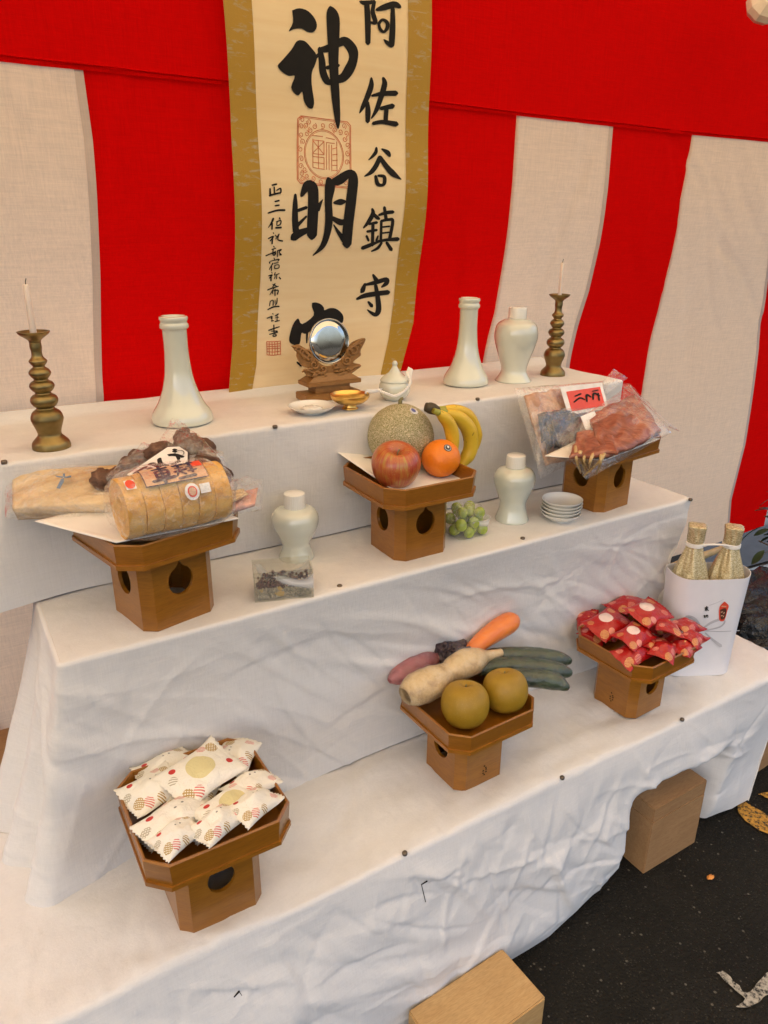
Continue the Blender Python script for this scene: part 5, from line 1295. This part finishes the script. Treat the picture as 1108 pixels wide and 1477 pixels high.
veg('sweet_potato', 'film-wrapped reddish purple sweet potato at the tray corner', [(562, 982, .180, 5), (570, 977, .182, 13), (584, 970, .185, 18), (602, 961, .187, 19), (620, 953, .188, 15), (634, 947, .188, 6)], 5, M_swp, 22, 3, .10)
for lbl, pts in (('dark green cucumber lying behind the other two bagged cucumbers', [(690, 950, .176, 8), (712, 947, .178, 14), (760, 946, .180, 15.5), (800, 950, .178, 14.5), (818, 953, .176, 9), (823, 955, .176, 4)]),
                 ('dark green cucumber lying between the other two bagged cucumbers', [(690, 968, .176, 8), (712, 962, .178, 14), (760, 962, .180, 15.5), (800, 967, .177, 14.5), (819, 970, .175, 9), (825, 971, .174, 4)]),
                 ('dark green cucumber lying against the pear, in front of the other cucumbers', [(705, 984, .174, 8), (725, 979, .175, 13), (765, 978, .176, 15), (800, 983, .173, 14), (815, 990, .170, 8), (820, 993, .169, 4)])):
    t, A = veg('cucumber', lbl, pts, 5, M_cuc, 20, len(lbl), .05, True); t['group'] = 'bagged cucumbers'
t = thing('dark_leafy_vegetable', 'dark purplish wrapped leafy vegetable behind the lotus root', 'vegetable', onz(650, 945, Zv))
rk = np.random.RandomState(21)
for k in range(9):
    p_ = onz(632 + rk.uniform(0, 34), 928 + rk.uniform(0, 20), T0 + .195 + rk.uniform(0, .012)); V, F = blob((0, 0, 0), (.022, .014, .010), 18, 40 + k, .5, 2.0); mesh('leaf', xform(V, eul(*rk.uniform(-1, 1, 3)), p_), F, M_dark, t, smooth=False)

# ------------------------------------------------------------------ wrapped sweets
def wrapper_mat(name, base, circles, hatch, rough=.35, coat=.2):
    # circles: (u, v, r, colour, hatched?)
    b = NB(name); tc = b.n('ShaderNodeTexCoord'); sep = b.n('ShaderNodeSeparateXYZ'); b.l(tc.outputs['UV'], sep.inputs[0])
    col = b.mix(0.0, base, base); u, v = sep.outputs[0], sep.outputs[1]
    hl = b.math('GREATER_THAN', b.math('FRACT', b.math('MULTIPLY', b.math('ADD', u, b.math('MULTIPLY', v, .7)), hatch)), .5)
    hx = b.math('MAXIMUM', hl, b.math('GREATER_THAN', b.math('FRACT', b.math('MULTIPLY', b.math('SUBTRACT', u, b.math('MULTIPLY', v, .7)), hatch)), .6))
    for cu, cv, r, c_, hat in circles:
        du = b.math('SUBTRACT', u, cu); dv = b.math('MULTIPLY', b.math('SUBTRACT', v, cv), .72)
        m = b.math('LESS_THAN', b.math('ADD', b.math('MULTIPLY', du, du), b.math('MULTIPLY', dv, dv)), r * r)
        if hat == 1: m = b.math('MULTIPLY', m, hl)
        if hat == 2: m = b.math('MULTIPLY', m, hx)
        col = b.mix(m, col, c_)
    oc = b.coord('Object'); nr = b.bump(b.noise(oc, 90, 4, .6, 1.2), .6, .004)
    b.bsdf(col, rough, nr, **{'Coat Weight': coat, 'Coat Roughness': .2}); return b.m
GOLD = (.42, .27, .07); PINK = (.62, .16, .13); GREY = (.44, .39, .28); RED = (.50, .025, .015)
M_w1 = wrapper_mat('cream_wrapper_window', (.80, .76, .66), [(.5, .5, .20, (.66, .58, .30), 0), (.12, .2, .085, GOLD, 2), (.26, .12, .075, PINK, 1), (.86, .78, .09, GOLD, 2), (.72, .88, .07, PINK, 1), (.20, .80, .045, RED, 0), (.88, .30, .045, RED, 0), (.12, .62, .06, GREY, 1)], 22, .5, .05)
M_w2 = wrapper_mat('cream_wrapper', (.79, .75, .65), [(.15, .25, .095, GOLD, 2), (.30, .14, .085, PINK, 1), (.85, .75, .09, GOLD, 2), (.70, .86, .085, PINK, 1), (.22, .82, .05, RED, 0), (.52, .60, .02, (.2, .19, .17), 0), (.64, .62, .02, (.2, .19, .17), 0), (.86, .24, .08, PINK, 1), (.08, .60, .07, GREY, 2), (.5, .06, .07, GOLD, 1)], 22, .5, .05)
RG = (.62, .30, .10); RP = (.72, .25, .18)
M_r1 = wrapper_mat('red_wrapper_window', (.42, .005, .004), [(.5, .62, .17, (.78, .60, .54), 0), (.14, .2, .10, RG, 2), (.32, .12, .08, RP, 0), (.86, .78, .10, RG, 2), (.82, .22, .09, RP, 1), (.14, .78, .07, RG, 1)], 24, .3, .2)
M_r2 = wrapper_mat('red_wrapper', (.40, .005, .004), [(.14, .25, .11, RG, 2), (.36, .13, .10, RP, 1), (.86, .72, .11, RG, 2), (.66, .86, .09, RP, 0), (.5, .5, .03, RG, 0), (.84, .2, .07, RG, 1), (.2, .8, .08, RP, 2)], 24, .3, .2)
def pillow(a, bb, th, seed, nu=26, nv=20):
    U, W = np.meshgrid(np.linspace(0, 1, nu), np.linspace(0, 1, nv))
    eu = np.clip((1 - np.abs(2 * U - 1) ** 1.0) / .86 - .10, 0, 1); ew = np.clip(1 - np.abs(2 * W - 1) ** 2.4, 0, 1)
    prof = (eu ** .55) * (ew ** .6)
    nz = fbm(U * 5, W * 4, seed, 3)
    rad = .16 * np.sin(U * 40 + seed) * np.exp(-((np.abs(2 * U - 1) - .72) / .16) ** 2)
    pin = 1 - .10 * prof * 0
    X = (U - .5) * a; Y = (W - .5) * bb * (1 - .14 * (1 - np.abs(2 * U - 1)) ** .8)
    zig = .0012 * ((np.arange(nv) % 2) * 2 - 1)
    X[:, 0] += zig; X[:, -1] += zig
    Zt = th * .62 * prof * (1 + .18 * nz) + th * .12 * rad * ew + .0004
    Zb = -th * .38 * prof * (1 + .1 * nz) + th * .08 * rad * ew - .0004
    curl = .006 * (np.abs(2 * U - 1) ** 4) * (.5 + fbm(U * 0 + (U > .5) * 3.3, W * 2, seed + 5, 2))
    V = np.vstack([np.c_[X.ravel(), Y.ravel(), (Zt + curl).ravel()], np.c_[X.ravel(), Y.ravel(), (Zb + curl).ravel()]])
    N = nu * nv; F = grid_faces(nv, nu) + [tuple(i + N for i in f[::-1]) for f in grid_faces(nv, nu)]
    ring = [j for j in range(nu)] + [i * nu + nu - 1 for i in range(1, nv)] + [(nv - 1) * nu + j for j in range(nu - 2, -1, -1)] + [i * nu for i in range(nv - 2, 0, -1)]
    for p_, q in zip(ring, ring[1:] + ring[:1]): F.append((q, p_, p_ + N, q + N))
    uv = np.vstack([np.c_[U.ravel(), W.ravel()]] * 2)
    return V, F, uv
def sweet(name, px, z, rot, size, th, seed, mat, label, group):
    V, F, uv = pillow(size[0], size[1], th, seed); P = onz(px[0], px[1], z)
    o = mesh(name, xform(V, eul(*rot), P), F, mat, uv=uv); return tag(o, label, 'sweet', group)
Zw = T0 + .152; R_ = math.radians
GW = 'white patterned sweet packets'
for k, (px, dz, rot, sz, wm) in enumerate([
    ((232, 1195), .006, (0, 0, .4), (.072, .050), 2), ((300, 1185), .006, (.05, 0, .3), (.072, .050), 2), ((352, 1150), .006, (0, .05, .5), (.072, .050), 2), ((225, 1140), .006, (0, 0, .4), (.072, .050), 2), ((300, 1120), .006, (0, 0, .2), (.072, .050), 2),
    ((256, 1206), .026, (.12, -.05, .38), (.070, .050), 2), ((314, 1188), .028, (.15, .0, .40), (.076, .050), 2), ((366, 1162), .026, (.1, .10, .45), (.080, .054), 2), ((220, 1140), .032, (.1, -.05, .25), (.078, .064), 2), ((338, 1096), .026, (-.1, .05, .9), (.080, .060), 2),
    ((362, 1134), .030, (-.05, .1, .25), (.074, .048), 2), ((238, 1108), .022, (0, 0, .2), (.080, .055), 2), ((238, 1186), .024, (.1, -.05, .45), (.066, .046), 2), ((280, 1150), .020, (0, 0, .9), (.080, .06), 2),
    ((254, 1182), .034, (.18, .02, .36), (.098, .058), 2), ((334, 1163), .034, (.15, .06, .42), (.096, .058), 1), ((289, 1115), .046, (.16, .0, .36), (.100, .078), 1)]):
    top_ = k == 16
    sz = (sz[0] * (1.12 if k > 7 else .98), sz[1] * (1.14 if k > 7 else .98)); dz += .016 if k in (5, 6, 7) else .005
    sweet('sweet_packet', px, Zw + dz, rot, sz, .030, 100 + k, M_w1 if wm == 1 else M_w2,
          'large cream sweet packet with round pale window lying on top of the heap' if top_ else 'cream sweet packet with round pale window tucked below the topmost one' if k == 15 else 'cream sweet packet printed with hatched gold and pink dots in the heap', None if top_ or k == 15 else GW)
Zr = T0 + .132
for k, (px, dz, rot, sz, wm) in enumerate([
    ((880, 915), .012, (0, 0, .3), (.085, .06), 2), ((945, 905), .012, (0, 0, .6), (.085, .06), 2), ((970, 925), .012, (0, 0, .2), (.085, .06), 2), ((915, 938), .012, (.1, 0, .2), (.085, .06), 2), ((905, 880), .014, (0, 0, .1), (.085, .06), 2),
    ((860, 910), .020, (.1, -.1, .4), (.08, .055), 2), ((985, 935), .020, (.1, .1, .3), (.075, .05), 2), ((930, 925), .030, (.1, .1, .7), (.08, .055), 2), ((848, 897), .024, (0, -.2, .9), (.07, .05), 2), ((913, 943), .030, (.25, 0, .15), (.090, .052), 2), ((958, 938), .030, (.2, .1, .5), (.080, .050), 2), ((990, 904), .034, (.1, .2, .1), (.075, .05), 2), ((1000, 920), .028, (.25, .15, .3), (.070, .045), 2),
    ((905, 872), .044, (-.1, 0, .1), (.095, .060), 2), ((962, 905), .050, (.2, .25, .8), (.085, .055), 2), ((876, 900), .046, (.25, -.12, .1), (.090, .064), 1), ((914, 918), .052, (.3, .0, .2), (.085, .055), 1), ((934, 885), .066, (.25, .08, .15), (.100, .066), 1)]):
    top_ = k == 17
    sz = (sz[0] * (.85 if k < 5 else 1.10), sz[1] * (.85 if k < 5 else 1.12))
    sweet('sweet_packet', px, Zr + dz, rot, sz, .026, 200 + k, M_r1 if wm == 1 else M_r2,
          'shiny red sweet packet with pale round window topmost on its heap' if top_ else 'shiny red sweet packet with pale round window tucked under the topmost one' if wm == 1 else 'shiny red sweet packet with gold printed dots in the heap', None if top_ else 'red windowed sweet packets' if wm == 1 else 'red sweet packets')

# ------------------------------------------------------------------ wrapped sake bottles
b = NB('gold_flecked_paper'); f = b.noise(b.coord(scale=(240, 240, 620)), 1.0, 3, .6, .4); g = b.noise(b.coord(), 300, 2)
b.bsdf(b.ramp(f, [(.34, (.30, .22, .09)), (.5, (.56, .46, .25)), (.66, (.76, .68, .46))]), .36, b.bump(f, .5, .0012), **{'Metallic': .3}); M_gpap = b.m
fa = np.array((1.334, .910)); fb = np.array((1.480, .834)); dirf = (fb - fa) / np.linalg.norm(fb - fa); nin = np.array((-dirf[1], dirf[0]))
mid = (fa + fb) / 2; mid = mid + nin * .0465
BH = None
for sgn, row, lab_ in ((-1, 750, 'sake bottle in gold-flecked paper beside the red sweet stand'), (1, 752, 'sake bottle in gold-flecked paper at the outer end of the white sleeve')):
    c_ = mid + dirf * sgn * .043
    P = np.array((c_[0], c_[1], T0)); H = hz(P, row + 6) - T0
    t = thing('sake_bottle', lab_, 'bottle', P, 'wrapped sake bottles')
    prof = smooth_prof([(.030, .001), (.0365, .003), (.0385, H * .3), (.0400, H * .56), (.0400, H * .62), (.031, H * .73), (.0210, H * .82), (.0160, H * .875), (.0180, H * .90), (.0195, H * .95), (.0210, H * .985), (.019, H * .995), (.006, H * 1.0)], 5)
    V, F = lathe(prof, (0, 0), 64); V = np.array(V); ang = np.arctan2(V[:, 1], V[:, 0]); hh = V[:, 2] / H
    w = sstep(.52, .66, hh) * (.075 * np.sign(np.sin(ang * 5 + 1)) * np.abs(np.sin(ang * 5 + 1)) ** .5 * sstep(.98, .86, hh) + .04 * np.sin(ang * 11 + hh * 20)) + sstep(.88, .97, hh) * .10 * np.sin(ang * 4 + 2)
    V[:, 0] *= 1 + w; V[:, 1] *= 1 + w
    mesh('paper_wrap', V + P, F, M_gpap, t, autosmooth=35)
    ztie = T0 + H * .872
    for q in range(3):
        a = np.linspace(0, 2 * math.pi, 24); mesh('tie', *tube(np.c_[P[0] + .0182 * np.cos(a), P[1] + .0182 * np.sin(a), ztie - .003 + q * .0032 + 0 * a], .0018, 6), M_paper, t)
    if sgn == -1: tieA = np.array((P[0], P[1], ztie))
    else: tieB = np.array((P[0], P[1], ztie))
u_ = np.linspace(0, 1, 16); fr_ = -nin * .016
C = np.array([tieA + (tieB - tieA) * q for q in u_]); C[:, :2] += fr_; C[:, 2] += .004 * np.sin(u_ * math.pi) + .002
mesh('cord', *tube(C, .0024, 8), M_paper, t)
# paper sleeve: a rounded oblong tube, flaring upward
SH = hz(np.array((*(mid - nin * .05), T0)), 838) - T0
nS = 96; rows = 30; V = []
def sleeve_pt(a_, z_, inset=0.0):
    r_ = .0435 + .003 * (z_ / SH) ** 1.5 - inset; hl = .0405 + .005 * (z_ / SH) ** 1.5
    x = math.cos(a_); y = math.sin(a_)
    q = dirf * (math.copysign(hl, x) * min(1, abs(x) * 3.0) + r_ * x) + nin * (r_ * math.copysign(abs(y) ** .75, y))
    return np.array((mid[0] + q[0], mid[1] + q[1], T0 + z_))
def sleeve_top(a_): return SH * (1 + .02 * abs(math.cos(a_)) ** 3)
for ins in (0, .0012):
    for i in range(rows):
        for j in range(nS):
            a_ = 2 * math.pi * j / nS; V.append(sleeve_pt(a_, .001 + sleeve_top(a_) * i / (rows - 1), ins))
N = rows * nS
F = grid_faces(rows, nS, 0, True) + [f[::-1] for f in grid_faces(rows, nS, N, True)]
F += [(i0 * nS + j, i0 * nS + (j + 1) % nS, N + i0 * nS + (j + 1) % nS, N + i0 * nS + j) for i0 in (0, rows - 1) for j in range(nS)]
M_slv = simple('sleeve_paper', (.72, .71, .73), .6, var=.02)
slv = mesh('paper_sleeve', V, F, M_slv, autosmooth=40); tag(slv, 'white printed gift sleeve around the two sake bottles', 'sleeve')
def onslv(px, py, lift=.0008):
    # nearest point of the sleeve front along the picture ray
    d = ray(px, py); o_ = np.array([0, 0, CAMZ]); lo = None
    n3 = np.array((-nin[0], -nin[1], 0)); 
    for it in range(12):
        r_ = .0435 if lo is None else .0435 + .003 * max(0, min(1, (lo[2] - T0) / SH)) ** 1.5
        if lo is not None:
            x = ((lo[:2] - mid) @ dirf); ex = max(0, (abs(x) - .040)) / max(r_, .01); yf = r_ * max(0.05, 1 - min(ex, .98) ** 2.2) ** .5
        else: yf = r_
        pt = np.array((*(mid - nin * (yf + lift)), 0)); tt = ((pt - o_) @ n3 - 0) / (d @ n3); lo = o_ + d * tt
    return lo
M_prg = simple('grey_print', (.47, .46, .48), .6); M_prg2 = simple('pale_grey_print', (.60, .59, .61), .6)
slm = lambda off0: (lambda u, v, off: onslv(940 + .176 * u, 730 + .176 * v, off0 + off))
mesh('ribbon_print', *strokes_mesh([[(250, 925, 8), (300, 905, 10), (360, 930, 11), (410, 1005, 8)], [(415, 1010, 6), (480, 960, 9), (560, 930, 10), (600, 945, 7), (560, 990, 6), (440, 1020, 5)], [(440, 1040, 5), (500, 1095, 9), (565, 1145, 14)], [(420, 1022, 3), (560, 1028, 3), (720, 1020, 3)]], [], slm(.0010), 0), M_prg, slv, smooth=False)
mesh('ribbon_print', *strokes_mesh([[(470, 815, 4), (540, 790, 3), (590, 765, 3)]], [], slm(.0010), 0), M_prg2, slv, smooth=False)
mesh('lettering', *strokes_mesh([[(438, 832, 3), (462, 828, 4)], [(436, 842, 3), (462, 838, 3)], [(452, 822, 4), (440, 856, 4)], [(450, 840, 3), (466, 856, 4)], [(452, 846, 3), (452, 860, 3)],
                                 [(428, 900, 3), (436, 894, 3), (430, 912, 3)], [(436, 900, 3), (436, 916, 3)], [(445, 898, 3), (445, 914, 3)], [(445, 898, 3), (460, 895, 4), (460, 914, 3)], [(452, 892, 3), (450, 908, 2)]], [], slm(.0012), 0), M_ink, slv, smooth=False)
em = mesh('emblem', *strokes_mesh([], [[(598, 782), (632, 815), (620, 860), (602, 925), (580, 945), (558, 938), (553, 915), (556, 830)]], slm(.0012), 0), M_labr, slv, smooth=False)
mesh('print', *strokes_mesh([], [[(562, 850), (600, 835), (614, 855), (598, 920), (566, 925)]], slm(.0016), 0), M_bean, em, smooth=False)
mesh('print', *strokes_mesh([[(570, 870, 4), (580, 866, 4)], [(590, 880, 4), (596, 872, 4)], [(570, 900, 4), (582, 896, 3)], [(586, 908, 3), (592, 900, 3)], [(575, 820, 4), (610, 824, 4)]], [], slm(.0021), 0), M_lab, em, smooth=False)

# ------------------------------------------------------------------ things beyond the far end
M_bamboo = simple('bamboo', (.58, .40, .17), .45, var=.12, vscale=20)
a = ony(985, 812, 1.40); b_ = ony(1046, 790, 1.50); dv = (b_ - a) / np.linalg.norm(b_ - a)
zb_ = .0
pA = a - dv * .25; pB = b_ + dv * .02
t = thing('bamboo_pole', 'yellowish bamboo pole leaning low beyond the sake bottles', 'pole', (pA + pB) / 2)
nP = 30; C = np.array([pA + (pB - pA) * q for q in np.linspace(0, 1, nP)]); mesh('cane', *tube(C, [.0125 + (.0015 if i % 10 == 9 else 0) for i in range(nP)], 12), M_bamboo, t)
b = NB('black_plastic'); c = b.coord(); b.bsdf((.012, .014, .015), .25, b.bump(b.noise(c, 30, 4, .6, .8), .8, .02)); M_bag = b.m
c_ = onz(1140, 905, .20)
o = mesh('black_bag', *bag_shell((2.18, 1.10, .17), (.26, .22, .17), .3, .14, 9, zmin=.004), M_bag, smooth=False); tag(o, 'crumpled black plastic bag behind the end of the lowest tier', 'bag')
# evergreen branch plant at the picture edge
M_leaf = simple('evergreen_leaf', (.030, .055, .018), .35, var=.4, vscale=12); M_twig = simple('twig', (.08, .05, .03), .8)
base = np.array((2.42, 1.22, 0.0)); base[2] = 0
t = thing('evergreen_shrub', 'dark glossy evergreen shrub beside the black bag', 'shrub', base)
pot = mesh('trunk', *tube(spline([base, base + np.array((.0, .01, .2)), base + np.array((.02, 0, .4)), base + np.array((.0, .0, .62))], 5), np.linspace(.012, .005, 16), 8), M_twig, t)
rl = np.random.RandomState(4); parts = []
for k in range(150):
    h_ = rl.uniform(.10, .66); a_ = rl.uniform(0, 6.28); rr = rl.uniform(.02, .17) * (1.1 - h_ * .6); p_ = base + np.array((rr * math.cos(a_), rr * math.sin(a_), h_))
    L0 = rl.uniform(.05, .085); w0 = L0 * .40; V = []; nn = 7
    for i in range(nn):
        u = i / (nn - 1); w = w0 * math.sin(math.pi * min(u * .96 + .02, 1)) ** .8
        for s__ in (-1, 0, 1): V.append((u * L0, s__ * w * .5, -.25 * L0 * u * u + .08 * w0 * abs(s__)))
    V = xform(V, eul(rl.uniform(-.7, .7), rl.uniform(-.5, .9), a_ + rl.uniform(-.6, .6)), p_); mesh('leaf', V, grid_faces(nn, 3), M_leaf, t)
for k in range(9):
    a_ = rl.uniform(0, 6.28); h_ = rl.uniform(.12, .55); p_ = base + np.array((0, 0, h_)); mesh('branch', *tube([p_, p_ + np.array((.08 * math.cos(a_), .08 * math.sin(a_), .06)), p_ + np.array((.15 * math.cos(a_), .15 * math.sin(a_), .09))], [.004, .003, .002], 6), M_twig, t)

# ------------------------------------------------------------------ hanging lamp at the upper corner
PLm = ony(1100, 12, 1.30)
t = thing('hanging_lamp', 'pale faceted clip-on lamp hanging in front of the red curtain', 'lamp', PLm)
M_lamp = simple('lamp_shell', (.74, .66, .54), .2, var=.1, vscale=30)
r = 26 * depth(PLm) / FPX
V, F = lathe([(r * .3, -.018), (r * .8, -.014), (r, -.002), (r * .92, .012), (r * .5, .030), (r * .25, .034)], (0, 0), 9); mesh('shade', xform(V, eul(.9, -.5, 0), PLm), F, M_lamp, t, smooth=False)
V, F = blob((0, 0, -.017), (r * .42, r * .42, .012), 24); mesh('lens', xform(V, eul(.9, -.5, 0), PLm), F, M_labw, t)
mesh('cable', *tube([PLm + np.array((.0, .0, .02)), (PLm[0] + .01, PLm[1] + .05, 2.0), (PLm[0] + .02, 1.45, 2.33)], .004, 8), M_stk, t)
